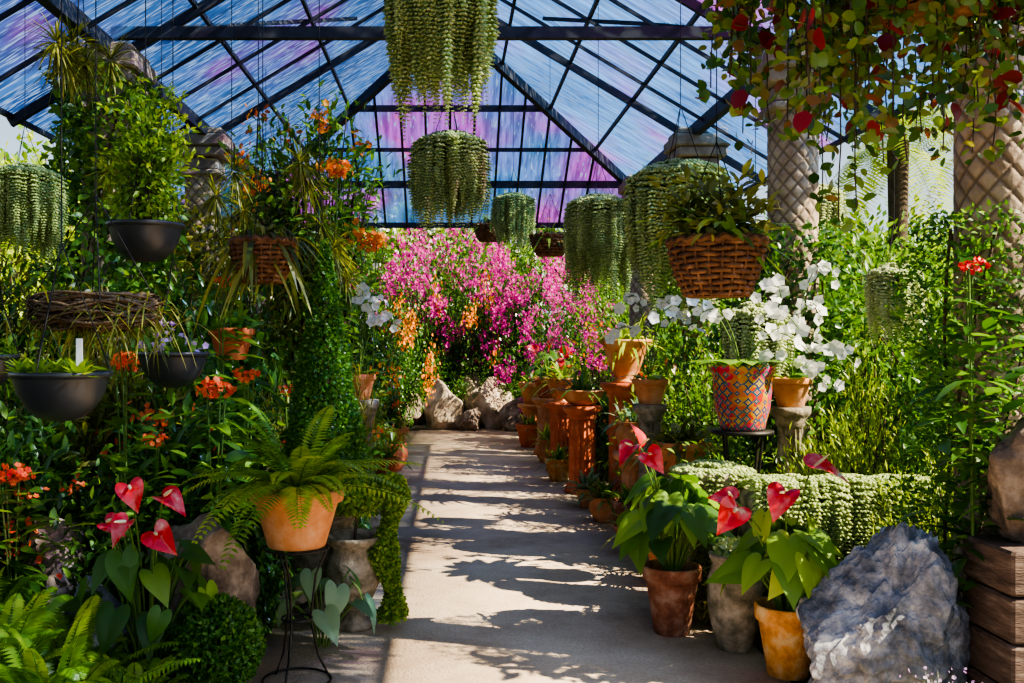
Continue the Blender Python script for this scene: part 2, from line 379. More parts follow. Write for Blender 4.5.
# ------------------------------------------------------------------ plant generators
def bush(rx, ry, rz, h0, nb, nl, ll, lw, lm, tmpl=T_OVAL, trunk=.02, jit=.07, flowers=None, up=.25, multi=.15, low=.55, bark=BARK):
    u = norm(rn(nb)); r = R.uniform(.12, 1, nb) ** .42
    tips = u * r[:, None] * np.array([rx, ry, rz]) + np.array([0, 0, h0 + rz])
    tips[:, 2] = np.maximum(tips[:, 2], .05)
    base = rn(nb) * np.array([multi * rx, multi * ry, 0]) * .6
    mid = np.stack([tips[:, 0] * .35, tips[:, 1] * .35, tips[:, 2] * .6], 1) + rn(nb) * .05 * rz
    t = np.linspace(0, 1, 7)[None, :, None]
    pts = (1 - t) ** 2 * base[:, None] + 2 * t * (1 - t) * mid[:, None] + t ** 2 * tips[:, None]
    tb = MB(); rad = trunk * (1 - .85 * t[..., 0]) * R.uniform(.45, 1, (nb, 1))
    tubes(tb, pts, rad, 5)
    idx = R.integers(nb, size=nl); tt = (1 - R.random(nl) ** 1.4 * low)[:, None]
    P = (1 - tt) ** 2 * base[idx] + 2 * tt * (1 - tt) * mid[idx] + tt ** 2 * tips[idx] + rn(nl) * jit
    P[:, 2] = np.maximum(P[:, 2], .02)
    C = np.array([0, 0, h0 + rz * .6])
    O = norm(P - C)
    D = O * .7 + rn(nl) * .55 + np.array([0, 0, up - .25])
    U = np.array([0, 0, .9]) + O * .5 + rn(nl) * .35
    lf = MB(); sc = R.uniform(.6, 1.15, nl)
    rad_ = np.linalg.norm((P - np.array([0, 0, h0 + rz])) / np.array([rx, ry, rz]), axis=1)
    inst(lf, tmpl, P, D, U, ll * sc, lw * sc, a=np.clip(R.random(nl) * .6 + .4 * np.clip(rad_ * 1.6 - .7, 0, 1), 0, 1))  # shading put into leaf colour: inner leaves darker, outer ones lighter
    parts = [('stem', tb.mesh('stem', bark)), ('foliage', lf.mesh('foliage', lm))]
    if flowers:
        for (nf, fk, fs, fr, fm, ft) in flowers:
            score = tips[:, 2] * .25 / rz + np.linalg.norm(tips[:, :2] / np.array([rx, ry]), axis=1) * .5 + R.random(nb)
            sel = np.argsort(-score)[:nf]
            cen = tips[sel] + norm(tips[sel] - C) * jit * 1.2
            cc = np.repeat(cen, fk, 0); n = len(cc)
            FP = cc + rn(n) * fr * .5
            FO = norm(FP - C)
            fb = MB(); s2 = fs * R.uniform(.7, 1.2, n)
            inst(fb, ft, FP, rn(n), FO + rn(n) * .5, s2)
            parts.append(('blossom', fb.mesh('blossom', fm)))
    return parts

def fern(n, L, droop, pinL, pinW, lm, npin=26, e0=.3, e1=1.3, z0=0.):
    th = R.uniform(0, 2 * PI, n); el = R.uniform(e0, e1, n)
    D0 = np.stack([np.cos(th) * np.cos(el), np.sin(th) * np.cos(el), np.sin(el)], 1)
    B = D0 * .03 + np.array([0, 0, z0]); Ls = L * R.uniform(.65, 1.1, n); dr = droop * R.uniform(.7, 1.3, n)
    m = npin
    t = np.linspace(0, 1, m)
    pts = B[:, None] + D0[:, None] * (Ls[:, None] * t)[..., None]
    pts[..., 2] -= (dr * Ls)[:, None] * t ** 2
    T = norm(np.gradient(pts, axis=1))
    S = norm(np.cross(T, np.array([0, 0, 1.])))
    Nn = np.cross(S, T)
    st = MB(); tubes(st, pts[:, ::3], .003 * (1.3 - t[::3])[None], 3)
    lf = MB()
    prof = np.sin(PI * (.12 + .84 * t)) ** .7 * np.clip(t * 6, 0, 1)
    ok = t > .1
    fr_a = R.random(n)
    for sgn in (-1, 1):
        P = pts[:, ok].reshape(-1, 3)
        D = (S * sgn + T * .35 - np.array([0, 0, .12]))[:, ok].reshape(-1, 3)
        U = Nn[:, ok].reshape(-1, 3)
        l = (np.repeat(prof[None], n, 0) * pinL * (Ls / L)[:, None])[:, ok].ravel()
        a = np.clip(np.repeat(fr_a[:, None], m, 1)[:, ok].ravel() * .7 + R.random(len(l)) * .3, 0, 1)
        inst(lf, T_DIAM, P, D, U + rn(len(P)) * .12, l, np.full(len(l), pinW), a=a)
    return [('stem', st.mesh('stem', STEM)), ('foliage', lf.mesh('foliage', lm))]

def rosette(n, L, W, droop, lm, e0=.1, e1=1.4, z0=0., rb=.02, m=7, name='foliage', spread=0.):
    th = R.uniform(0, 2 * PI, n); el = R.uniform(e0, e1, n)
    D0 = np.stack([np.cos(th) * np.cos(el), np.sin(th) * np.cos(el), np.sin(el)], 1)
    B = D0 * rb + np.array([0, 0, z0]) + rn(n) * np.array([spread, spread, 0])
    mb = MB()
    ribbons(mb, B, D0, L * R.uniform(.6, 1.1, n), droop * R.uniform(.6, 1.3, n), W * R.uniform(.7, 1.1, n), m=m)
    return (name, mb.mesh(name, lm))

def beads(mb, Ps, bl):
    P = []; D = []; SC_ = []; A = []
    for S_ in Ps:
        k = len(S_); base = R.uniform(0, .45)
        tp = np.clip((k - np.arange(k)) / 9., .35, 1)
        for q in range(4):
            ph = np.arange(k) * 2.4 + q * PI / 2
            P.append(S_); D.append(np.stack([np.cos(ph), np.sin(ph), np.full(k, -.5)], 1)); SC_.append(tp); A.append(base + R.random(k) * .55)
    P = np.concatenate(P); D = np.concatenate(D)
    sc = bl * R.uniform(.75, 1.1, len(P)) * np.concatenate(SC_)
    inst(mb, T_BEAD, P, D, np.array([0, 0, 1.]), sc, sc * 1.35, a=np.concatenate(A))

def burro(Rr, L, ns, lm, bl=.04, step=.022, dome=.13):
    mb = MB(); Ps = []
    ncl = 22; cll = R.uniform(.5, 1., ncl); clr = R.uniform(.82, 1.12, ncl)
    for i in range(ns):
        th = (i * 2.39996) % (2 * PI); c = int(th / (2 * PI) * ncl)
        cc = (c + .5) / ncl * 2 * PI; th = cc + (th - cc) * .8 + R.normal() * .03
        r0 = Rr * math.sqrt((i + .5) / ns) * .95
        R1 = Rr * clr[c] * R.uniform(.82, 1.05)
        if i < ns * .2: R1 = Rr * R.uniform(.3, .8)
        l = L * cll[c] * R.uniform(.35, 1.) ** .6
        k = int(l / step) + 8
        s = np.arange(k) * step
        u = np.clip(s / .16, 0, 1)
        sw = R.normal() * .05
        rr = r0 + (R1 - r0) * np.sin(u * PI / 2) + sw * np.maximum(0, s - .15) * .6 - .06 * np.maximum(0, s - .3)
        z = dome * (1 - (rr / Rr) ** 2 * .7) + .03 * np.sin(u * PI) - np.maximum(0, s - .08)
        wob = np.cumsum(R.normal(size=k)) * .002
        Ps.append(np.stack([rr * np.cos(th) + wob, rr * np.sin(th) - wob, z], 1))
    beads(mb, Ps, bl)
    return mb.mesh('foliage', lm)

def leafball(rx, ry, rz, n, ll, lw, lm, cz=0., tmpl=T_DIAM, fuzz=.06, name='foliage', shape=None):
    u = norm(rn(n)); r = 1 - np.abs(R.normal(size=n)) * fuzz
    P = u * r[:, None] * np.array([rx, ry, rz])
    if shape is not None: P, u = shape(P, u)
    P = P + np.array([0, 0, cz])
    mb = MB()
    sc = R.uniform(.6, 1.2, n)
    inst(mb, tmpl, P, u * .6 + rn(n) * .6, u + rn(n) * .4, ll * sc, lw * sc)
    return (name, mb.mesh(name, lm))

def arch(B, E, lift, m=9):
    B = np.atleast_2d(B); E = np.atleast_2d(E)
    mid = (B + E) / 2; mid[:, :2] = B[:, :2] * .65 + E[:, :2] * .35; mid[:, 2] = B[:, 2] * .3 + E[:, 2] * .7 + lift
    t = np.linspace(0, 1, m)[None, :, None]
    return (1 - t) ** 2 * B[:, None] + 2 * t * (1 - t) * mid[:, None] + t ** 2 * E[:, None]

def anthurium(z0, n, H, spread, leaf, flowers, lm=G_MID):
    th = np.arange(n) * 2.4 + R.uniform(0, .6, n); rr = spread * R.uniform(.3, 1, n); hh = z0 + H * (1.08 - .6 * rr / spread) * R.uniform(.7, 1.05, n)
    E = np.stack([np.cos(th) * rr, np.sin(th) * rr, hh], 1)
    B = np.stack([np.cos(th) * .03, np.sin(th) * .03, np.full(n, z0)], 1)
    pts = arch(B, E, .05)
    st = MB(); tubes(st, pts, .005, 5)
    O = np.stack([np.cos(th), np.sin(th), np.zeros(n)], 1)
    lf = MB()
    D = O * .6 + np.array([0, 0, -.55]) + rn(n) * .25
    U = O * .8 + np.array([0, -.2, .7]) + rn(n) * .15
    s = leaf * R.uniform(.7, 1.15, n)
    inst(lf, T_HEART, E, D, U, s, s * .72)
    parts = [('foliage', lf.mesh('foliage', lm))]
    for (x, y, z, dx, dy, dz, sz) in flowers:
        E1 = np.array([x, y, z]); D = norm(np.array([dx, dy, dz]))
        tubes(st, arch(np.array([R.normal() * .01, R.normal() * .01, z0]), E1, .05), .0045, 5)
        U2 = np.array([0, -.6, .75]) + R.normal(size=3) * .3
        X = norm(np.cross(D, U2)); Z = np.cross(X, D)
        fl = MB(); inst(fl, T_SPATHE, E1, D, U2, sz, sz * .95, a=np.array([R.uniform(.1, 1)]))
        sp = MB(); t = np.linspace(0, 1, 6)[:, None]
        q = E1 + Z * .01 + D * .05 * sz + (Z * .75 + D * .6) * t * sz * .5
        tubes(sp, q, np.array([.006, .008, .008, .007, .005, .001])[None], 6)
        parts += [('flower', fl.mesh('flower', F_RED), 'glossy mottled red heart-shaped spathe'), ('spadix', sp.mesh('spadix', F_CREAM))]
    parts.append(('stem', st.mesh('stem', STEM)))
    return parts

def orchid(z0, sprays, fm=F_WHITE, fs=.09, leaves=6, L=.3):
    st = MB(); lf = MB(); fls = []
    for (x, y, z, k) in sprays:
        pts = arch(np.array([0., 0, z0]), np.array([x, y, z]), abs(z - z0) * .5 + .28, 30)
        tubes(st, pts, .004, 4)
        p = pts[0]
        ii = np.linspace(13, 29, k).astype(int)
        off = rn(k) * .012; off[:, 0] += np.where(np.arange(k) % 2, .03, -.03)
        P = p[ii] + off
        tubes(st, np.stack([p[ii], P], 1), .0025, 3)
        for j in range(k):
            fl = MB(); inst(fl, T_FL5, P[j], R.normal(size=3) * np.array([1, .2, 1]), np.array([0, -1., .05]) + R.normal(size=3) * .5, fs * R.uniform(.65, 1.1))
            fls.append(('flower', fl.mesh('flower', fm)))
    th = np.arange(leaves) * 2.4
    D0 = np.stack([np.cos(th), np.sin(th), np.full(leaves, .7)], 1)
    ribbons(lf, D0 * .02 + np.array([0, 0, z0]), D0, L, .45, L * .28, m=8)
    return [('foliage', lf.mesh('foliage', G_MID)), ('stem', st.mesh('stem', STEM))] + fls

# ------------------------------------------------------------------ vessels
def pot(kind, r, h, mat):
    mb = MB()
    if kind == 'terra':
        p = [(0.001, 0), (.6, 0), (.63, .02), (.9, .76), (.91, .78), (1.0, .79), (1.02, .82), (1.03, .97), (1.01, 1), (.94, 1), (.91, .97), (.88, .8)]
    elif kind == 'straight':
        p = [(0.001, 0), (.72, 0), (.76, .03), (.78, .1), (.9, .3), (.98, .6), (.98, .82), (1.06, .88), (1.1, .96), (1.06, 1), (.95, 1), (.92, .96), (.9, .84)]
    elif kind == 'bowl':
        p = [(0.001, 0), (.3, 0), (.5, .08), (.72, .28), (.88, .55), (.97, .85), (.98, .88), (1.04, .9), (1.05, .97), (1.03, 1), (.97, 1), (.94, .95), (.9, .8)]
    elif kind == 'urn':
        p = [(0.001, 0), (.62, 0), (.64, .06), (.45, .1), (.32, .16), (.34, .2), (.6, .3), (.85, .48), (.9, .6), (.8, .76), (.68, .84), (.72, .88), (1., .95), (1.02, 1), (.92, 1), (.7, .92), (.66, .85)]
    elif kind == 'round':
        p = [(0.001, 0), (.55, 0), (.6, .03), (.85, .25), (1., .5), (.98, .72), (.84, .86), (.8, .9), (.92, .95), (.94, 1), (.84, 1), (.76, .95), (.72, .86)]
    elif kind == 'flare':
        p = [(0.001, 0), (.5, 0), (.52, .04), (.42, .08), (.4, .12), (.55, .3), (.72, .6), (.85, .85), (1., .93), (1.04, .96), (1.03, 1), (.93, 1), (.84, .92), (.76, .8)]
    p = [(a * r, b * h) for a, b in p]
    lathe(mb, p, 36)
    zs = p[-1][1]; rs = p[-1][0]
    sb = MB()
    lathe(sb, [(rs * 1.02, zs), (rs * .7, zs + .01), (rs * .3, zs + .018), (.001, zs + .02)], 24)
    return [('pot', mb.mesh('pot', mat)), ('soil', sb.mesh('soil', SOIL))], zs

def basket(r, h, layers=11, mat=WICKER, rb=.6):
    mb = MB()
    K = 22; S = 132
    th = np.linspace(0, 2 * PI, S + 1)
    for i in range(layers):
        u = (i + .5) / layers
        rad = r * (rb + (1 - rb) * math.sin(u * PI / 2)) + .008 * np.cos(K / 2 * th + PI * i)
        pts = np.stack([rad * np.cos(th), rad * np.sin(th), np.full(S + 1, u * h) + .003 * np.sin(5 * th + i)], 1)
        tubes(mb, pts, h / layers * .5, 5)
    for rr, z in ((r * 1.02, h), (r * 1.05, h * 1.03), (r * .98, h * 1.06)):
        pts = np.stack([rr * np.cos(th), rr * np.sin(th), z + .008 * np.sin(th * 20 + z * 90)], 1)
        tubes(mb, pts, .012, 6)
    a = np.arange(K) * 2 * PI / K; u = np.linspace(0, 1, 7)
    rad = r * (rb + (1 - rb) * np.sin(u * PI / 2)) + .004
    tubes(mb, np.stack([rad[None] * np.cos(a)[:, None], rad[None] * np.sin(a)[:, None], np.repeat(u[None] * h, K, 0)], -1), .007, 5)
    lathe(mb, [(.001, 0), (r * rb, 0)], 24)
    sb = MB()
    lathe(sb, [(r * .93, h * .85), (r * .5, h * .95), (.001, h)], 24)
    return [('basket', mb.mesh('basket', mat)), ('moss_lining', sb.mesh('moss_lining', MOSS))]

def hanger(r, zr, ztop, n=3, up=.45, rad=.0028):
    mb = MB(); up = min(up, (ztop - zr) * .8)
    for i in range(n):
        a = 2 * PI * i / n + .4
        tubes(mb, np.array([[r * math.cos(a), r * math.sin(a), zr], [0, 0, zr + up]]), rad, 5)
    if ztop > zr + up + .02: tubes(mb, np.array([[0, 0, zr + up], [0, 0, ztop]]), rad, 5)
    return ('hanging_wire', mb.mesh('hanging_wire', IRON))

def roofz(x, y): return min(5.3 - .6 * abs(x), 5.3 - .6 * max(0, y - 11.2))

def shift(parts, dz):
    for p in parts:
        me = p[1]
        n = len(me.vertices); co = np.empty(n * 3); me.vertices.foreach_get('co', co); co[2::3] += dz; me.vertices.foreach_set('co', co); me.update()
    return parts

def rock(rx, ry, rz, seed, mat, planes=16, sub=5, rough=.06, taper=0., lean=(0, 0)):
    rg = np.random.default_rng(seed)
    bm = bmesh.new(); bmesh.ops.create_icosphere(bm, subdivisions=sub, radius=1)
    V = np.array([v.co[:] for v in bm.verts]); F = np.array([[v.index for v in f.verts] for f in bm.faces]); bm.free()
    n = norm(rg.normal(size=(planes, 3))); d = rg.uniform(.55, .9, planes)
    for a, b in zip(n, d):
        k = V @ a
        V = V - np.maximum(0, k - b)[:, None] * a * .98
    o = seed * 3.1; ov = Vector((o, o, o))
    for i in range(len(V)):
        p = Vector(V[i])
        q = noise.fractal(p * 1.6 + ov, .9, 2.1, 6) * rough + (1 - abs(noise.noise(p * 3.1 + ov)) * 2) * rough * .6 + (1 - abs(noise.noise(p * 8 + ov)) * 2) * rough * .25 + noise.noise(p * 18 + ov) * rough * .18
        V[i] *= 1 + q
    zz = V[:, 2:3]
    V[:, :2] = V[:, :2] * (1 - taper * np.clip(zz, -.4, 1)) + zz * np.array(lean)
    V = V * np.array([rx, ry, rz]); V[:, 2] += rz * .78
    V[:, 2] = np.maximum(V[:, 2], 0)
    mb = MB(); mb.add(V, F); return mb.mesh('boulder', mat, smooth=sub < 6)

# ================================================================== SETTING
mb = MB(); box(mb, (.3, 9.5, -.06), (2.6, 21, .12))
obj('floor', mb.mesh('floor', FLOORM), kind='structure', label='worn concrete garden path between planted beds', category='floor')
mb = MB(); mb.add([(-150, -20, -.03), (150, -20, -.03), (150, 260, -.03), (-150, 260, -.03)], [(0, 1, 2, 3)])
obj('ground', mb.mesh('ground', GROUNDM), kind='structure', label='planted garden soil around the path', category='ground')

CE = MB()
Y0 = -1.5
CE.add([(0, Y0, 5.3), (0, 11.2, 5.3), (-3.3, 14.5, 3.32), (-3.3, Y0, 3.32)], [(0, 1, 2, 3)])
CE.add([(0, Y0, 5.3), (0, 11.2, 5.3), (3.3, 14.5, 3.32), (3.3, Y0, 3.32)], [(3, 2, 1, 0)])
CE.add([(0, 11.2, 5.3), (-3.3, 14.5, 3.32), (3.3, 14.5, 3.32)], [(0, 1, 2)], mi=1)
ceil = obj('ceiling', CE.mesh('ceiling', [ROOFM, ROOFH], smooth=False), kind='structure', label='blue translucent hipped greenhouse roof with steel frame', category='roof')
def member(name, p0, p1, w=.05, h=.07):
    m = MB(); beam(m, p0, p1, w, h); obj(name, m.mesh(name, STEEL, smooth=False), parent=ceil)
def rz(a): return 5.3 - .6 * a - .05
for a in (.62, 1.25, 1.9, 2.5, 3.28):
    for s in (-1, 1):
        member('purlin', (s * a, Y0, rz(a)), (s * a, 11.2 + a, rz(a)), .03 if a != 2.5 else .08, .04 if a != 2.5 else .12)
    member('purlin', (-a, 11.2 + a, rz(a)), (a, 11.2 + a, rz(a)), .03, {.62: .05, 1.25: .08, 1.9: .05, 2.5: .1, 3.28: .08}[a])
member('ridge_beam', (0, Y0, 5.24), (0, 11.2, 5.24), .06, .09)
for s in (-1, 1):
    member('hip_rafter', (0, 11.2, 5.2), (s * 3.3, 14.5, 3.22), .08, .11)
    for y in (.0, 1.0, 1.9, 2.6, 3.3, 4.0, 4.7, 5.4, 6.1, 6.8, 7.5, 8.25, 8.95, 9.7, 10.4):
        big = y in (1.9, 4.7, 7.5, 10.4)
        member('rafter', (0, y, 5.22), (s * 3.3, y, 3.24), .045 if big else .022, .07 if big else .03)
    for x in (.31, .62, .93, 1.25, 1.57, 1.9, 2.5):
        member('jack_rafter', (s * x, 11.2 + x, rz(x)), (s * x, 14.5, 3.26), .03, .035)
member('jack_rafter', (0, 11.2, 5.2), (0, 14.5, 3.26), .035, .045)
for y in (1.9, 4.7, 7.4):
    member('tie_beam', (-2.5, y, 3.88), (2.5, y, 3.88), .07, .085)
for s in (-1, 1):
    member('brace', (s * 2.4, 7.4, 3.9), (s * .9, 9.6, 4.7), .03, .035)

def column_parts():
    nz, ns = 380, 160
    z = np.linspace(.12, 3.3, nz)
    prof = [(.18, a) for a in z]
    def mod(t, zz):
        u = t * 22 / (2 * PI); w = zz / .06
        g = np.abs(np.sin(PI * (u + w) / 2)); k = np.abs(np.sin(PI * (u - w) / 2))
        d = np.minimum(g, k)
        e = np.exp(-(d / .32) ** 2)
        return 1.02 - .06 * e, np.clip(e * .75, 0, 1)  # groove shade also put into the colour so the carving reads
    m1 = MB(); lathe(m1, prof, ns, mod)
    m2 = MB()
    for zc, hw, hh in ((3.33, .21, .06), (3.42, .19, .12), (3.54, .25, .1), (3.65, .29, .12), (3.745, .25, .07)):
        box(m2, (0, 0, zc), (hw * 2, hw * 2, hh), bev=.015)
    m3 = MB(); box(m3, (0, 0, .06), (.5, .5, .12), bev=.015)
    return [('shaft', m1.mesh('shaft', STUCCO)), ('capital', m2.mesh('capital', CAPM, smooth=False)), ('base', m3.mesh('base', CAPM, smooth=False))]
cp = column_parts()
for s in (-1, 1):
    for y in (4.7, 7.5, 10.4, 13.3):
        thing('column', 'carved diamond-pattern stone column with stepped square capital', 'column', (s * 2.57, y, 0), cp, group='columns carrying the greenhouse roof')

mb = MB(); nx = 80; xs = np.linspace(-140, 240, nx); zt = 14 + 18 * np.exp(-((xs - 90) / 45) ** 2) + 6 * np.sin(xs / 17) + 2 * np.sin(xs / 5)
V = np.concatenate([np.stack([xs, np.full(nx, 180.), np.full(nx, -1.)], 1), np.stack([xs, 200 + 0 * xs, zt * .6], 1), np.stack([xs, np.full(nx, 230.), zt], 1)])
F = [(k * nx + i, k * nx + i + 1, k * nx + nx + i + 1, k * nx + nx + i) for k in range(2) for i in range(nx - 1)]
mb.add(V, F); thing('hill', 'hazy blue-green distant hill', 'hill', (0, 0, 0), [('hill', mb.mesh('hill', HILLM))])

# ================================================================== SHRUB LIBRARY
LIB = {}
def lib2(key, nm, lab, ll, lw, lm, nl, flowers=None, nb=60, jit=.08, h0=.12):
    LIB[key] = (nm, lab, bush(.5, .5, .5, h0, nb, nl, ll, lw, lm, jit=jit, flowers=flowers))
    fl2 = [(f[0], f[1] * 2, f[2] * .6, f[3], f[4], f[5]) for f in flowers] if flowers else None
    LIB[key + '_fine'] = (nm, lab, bush(.5, .5, .5, h0, int(nb * 1.7), int(nl * 2.3), ll * .52, lw * .55, lm, jit=jit * .8, flowers=fl2, trunk=.012))
lib2('broad', 'leafy_shrub', 'dark green broadleaf shrub with glossy leaves', .115, .045, G_DARK, 2600)
lib2('mid', 'leafy_shrub', 'mid-green shrub with pointed leaves', .085, .035, G_MID, 3400, nb=70)
lib2('olive', 'leafy_shrub', 'olive-green shrub with thin leaves', .12, .022, G_OLIVE, 3000)
lib2('bronze', 'bronze_shrub', 'bronze and green mixed-leaf shrub', .10, .045, G_RED, 2400)
lib2('coral', 'flowering_shrub', 'green shrub with coral-orange flower clusters', .10, .045, G_DARK, 2600, [(14, 14, .045, .09, F_CORAL, T_FL5)])
lib2('orange', 'flowering_shrub', 'leafy green shrub with orange flowers', .09, .04, G_DARK, 2600, [(12, 16, .055, .09, F_ORG, T_FL5)])
lib2('whitefl', 'flowering_shrub', 'pale green shrub dotted with white blossoms', .07, .03, G_MID, 2600, [(26, 7, .05, .12, F_WHITE, T_FL5)])
LIB['small'] = ('leafy_shrub', 'dense green shrub with fine leaves', bush(.5, .5, .5, .05, 90, 6500, .045, .022, G_MID, tmpl=T_DIAM, jit=.06))
LIB['light'] = ('feathery_shrub', 'bright yellow-green feathery shrub', bush(.5, .5, .42, .05, 110, 9000, .06, .010, G_LIGHT, tmpl=T_DIAM, jit=.045, up=.8))
LIB['strap'] = ('strap_leaf_plant', 'arching strap-leaved green plant', [rosette(90, .85, .035, .6, G_MID, .2, 1.5, spread=.08), ('crown', leafball(.08, .08, .06, 60, .06, .03, G_OLIVE, .05)[1])])
LIB['fern'] = ('fern', 'green sword fern with arching fronds', fern(54, .75, .5, .085, .015, G_FERN, npin=34, e0=.35, e1=1.4))
LIB['bougain'] = ('bougainvillea', 'bougainvillea with dense clusters of magenta bracts', bush(.5, .5, .5, .02, 100, 8000, .036, .022, G_DARK, tmpl=T_DIAM, jit=.06, trunk=.008, flowers=[(38, 46, .034, .085, F_MAG, T_FL3)]))
LIB['tree'] = ('tree', 'leafy light green garden tree', bush(.5, .5, .36, .28, 120, 9000, .045, .022, G_LIGHT, tmpl=T_DIAM, jit=.045, trunk=.03, multi=.02))
LIB['treed'] = ('tree', 'dense dark-green garden tree', bush(.5, .5, .36, .28, 120, 9000, .045, .024, G_MID, tmpl=T_DIAM, jit=.045, trunk=.03, multi=.02))
def put(kind, x, y, s, sz=None, rot=None, label=None):
    if s > 1.15 and kind + '_fine' in LIB: kind = kind + '_fine'
    nm, lab, parts = LIB[kind]
    if rot is None: rot = R.uniform(0, 6.28)
    S = (s, s, s if sz is None else sz)
    return thing(nm, label or lab, {'tree': 'tree', 'fern': 'fern'}.get(nm, 'plant'), (x, y, -.02), parts, rot, S)

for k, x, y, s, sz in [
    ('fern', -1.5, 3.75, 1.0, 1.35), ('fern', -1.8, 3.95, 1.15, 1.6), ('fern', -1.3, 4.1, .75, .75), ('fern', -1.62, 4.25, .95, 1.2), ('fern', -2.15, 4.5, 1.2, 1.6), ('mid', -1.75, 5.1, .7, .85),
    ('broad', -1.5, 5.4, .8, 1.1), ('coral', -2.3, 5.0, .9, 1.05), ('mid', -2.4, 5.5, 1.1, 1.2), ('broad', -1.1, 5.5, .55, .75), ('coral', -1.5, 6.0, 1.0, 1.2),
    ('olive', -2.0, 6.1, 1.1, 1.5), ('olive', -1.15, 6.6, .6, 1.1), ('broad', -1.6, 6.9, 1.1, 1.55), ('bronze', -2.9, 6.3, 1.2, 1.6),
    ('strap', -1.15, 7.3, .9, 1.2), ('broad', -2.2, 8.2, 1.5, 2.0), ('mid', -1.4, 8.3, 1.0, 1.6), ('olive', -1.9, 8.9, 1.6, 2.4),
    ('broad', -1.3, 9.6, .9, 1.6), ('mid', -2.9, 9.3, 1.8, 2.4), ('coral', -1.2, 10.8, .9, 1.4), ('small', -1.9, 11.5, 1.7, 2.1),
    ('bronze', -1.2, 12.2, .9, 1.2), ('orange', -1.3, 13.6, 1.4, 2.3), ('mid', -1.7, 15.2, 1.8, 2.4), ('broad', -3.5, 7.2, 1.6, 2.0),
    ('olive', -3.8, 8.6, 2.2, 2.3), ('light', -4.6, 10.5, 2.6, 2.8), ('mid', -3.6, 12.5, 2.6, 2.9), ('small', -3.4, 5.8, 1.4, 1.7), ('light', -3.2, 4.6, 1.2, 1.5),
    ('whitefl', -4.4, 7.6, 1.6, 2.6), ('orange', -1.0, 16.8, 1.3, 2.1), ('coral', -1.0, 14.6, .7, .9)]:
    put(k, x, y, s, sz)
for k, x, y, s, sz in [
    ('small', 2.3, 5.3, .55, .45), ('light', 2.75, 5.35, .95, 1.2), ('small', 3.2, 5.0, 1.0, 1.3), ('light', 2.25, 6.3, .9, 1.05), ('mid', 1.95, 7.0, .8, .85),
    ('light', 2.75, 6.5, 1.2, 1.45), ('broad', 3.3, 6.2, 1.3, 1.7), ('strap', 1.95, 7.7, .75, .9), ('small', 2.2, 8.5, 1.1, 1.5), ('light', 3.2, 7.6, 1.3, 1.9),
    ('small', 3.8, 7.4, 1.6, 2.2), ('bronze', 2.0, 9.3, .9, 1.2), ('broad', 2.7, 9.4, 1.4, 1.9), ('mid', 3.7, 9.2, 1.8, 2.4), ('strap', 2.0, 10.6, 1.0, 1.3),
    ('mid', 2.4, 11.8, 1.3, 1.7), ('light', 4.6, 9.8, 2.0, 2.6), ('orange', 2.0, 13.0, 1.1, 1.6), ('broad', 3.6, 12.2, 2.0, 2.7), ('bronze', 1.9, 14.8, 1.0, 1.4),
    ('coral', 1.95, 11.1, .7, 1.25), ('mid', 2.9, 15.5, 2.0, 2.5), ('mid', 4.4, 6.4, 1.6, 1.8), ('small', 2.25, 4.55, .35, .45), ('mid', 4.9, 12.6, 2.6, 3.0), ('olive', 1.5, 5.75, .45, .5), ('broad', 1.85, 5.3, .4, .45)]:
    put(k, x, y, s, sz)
for k, x, y, s, sz in [
    ('bougain', .0, 20.3, 2.8, 3.9), ('bougain', 1.6, 19.4, 2.4, 3.4), ('bougain', -1.4, 19.8, 2.2, 3.0), ('bougain', 2.1, 17.2, 1.7, 2.5), ('orange', .4, 19.2, 1.2, 2.6),
    ('orange', -.6, 19.2, 1.2, 2.5), ('broad', -.2, 18.9, 1.2, 1.4), ('broad', .9, 19.0, 1.2, 1.4), ('whitefl', .9, 23.4, 3.8, 4.8), ('whitefl', -2.2, 23.6, 4.0, 4.6), ('mid', 3.4, 20, 2.8, 3.4),
    ('tree', -.5, 30, 8, 7.2), ('treed', 5, 27, 6.5, 6.2), ('tree', 10, 26, 6, 5.0), ('treed', -6, 28, 7, 7), ('tree', -9, 21, 6.5, 5.8), ('tree', -7, 14, 4.6, 4.4),
    ('treed', 8, 18, 4.4, 4.0), ('treed', 14, 24, 6.5, 4.6), ('tree', 7.4, 13.5, 3.3, 2.9), ('treed', -12, 28, 8, 7), ('treed', 20, 30, 8, 6), ('tree', -16, 24, 8, 7),
    ('light', 6.0, 10.2, 2.2, 2.4), ('mid', -6, 9, 2.8, 3.2)]:
    put(k, x, y, s, sz)

tp = bush(.75, .7, .85, 2.2, 90, 3600, .11, .045, G_MID, trunk=.03, jit=.09, multi=.1, flowers=[(14, 20, .06, .12, F_ORG, T_FL5)])
thing('flowering_tree', 'slender tree with clusters of orange trumpet flowers', 'tree', (-1.25, 9.3, 0), tp)
tp = bush(.45, .45, .75, 1.8, 60, 2400, .12, .03, G_OLIVE, trunk=.02, jit=.08)
thing('sapling', 'thin leafy sapling with drooping olive foliage', 'tree', (-2.6, 8.3, 0), tp)

def palm(H, n, L, lm=G_OLIVE):
    st = MB(); lathe(st, [(.16, 0), (.13, H * .3), (.11, H * .7), (.13, H)], 14)
    ps = fern(n, L, .9, .45, .022, lm, npin=44, e0=-.2, e1=1.3, z0=H)
    return [('trunk', st.mesh('trunk', BARK))] + [ps[1], ('midrib', ps[0][1])]
thing('palm_tree', 'palm tree with golden-green drooping fronds', 'tree', (5.6, 12.5, 0), palm(4.1, 18, 1.8, G_LIGHT))
thing('palm_tree', 'tall palm with arching fronds', 'tree', (9.2, 16.5, 0), palm(5.2, 18, 2.2, G_OLIVE))

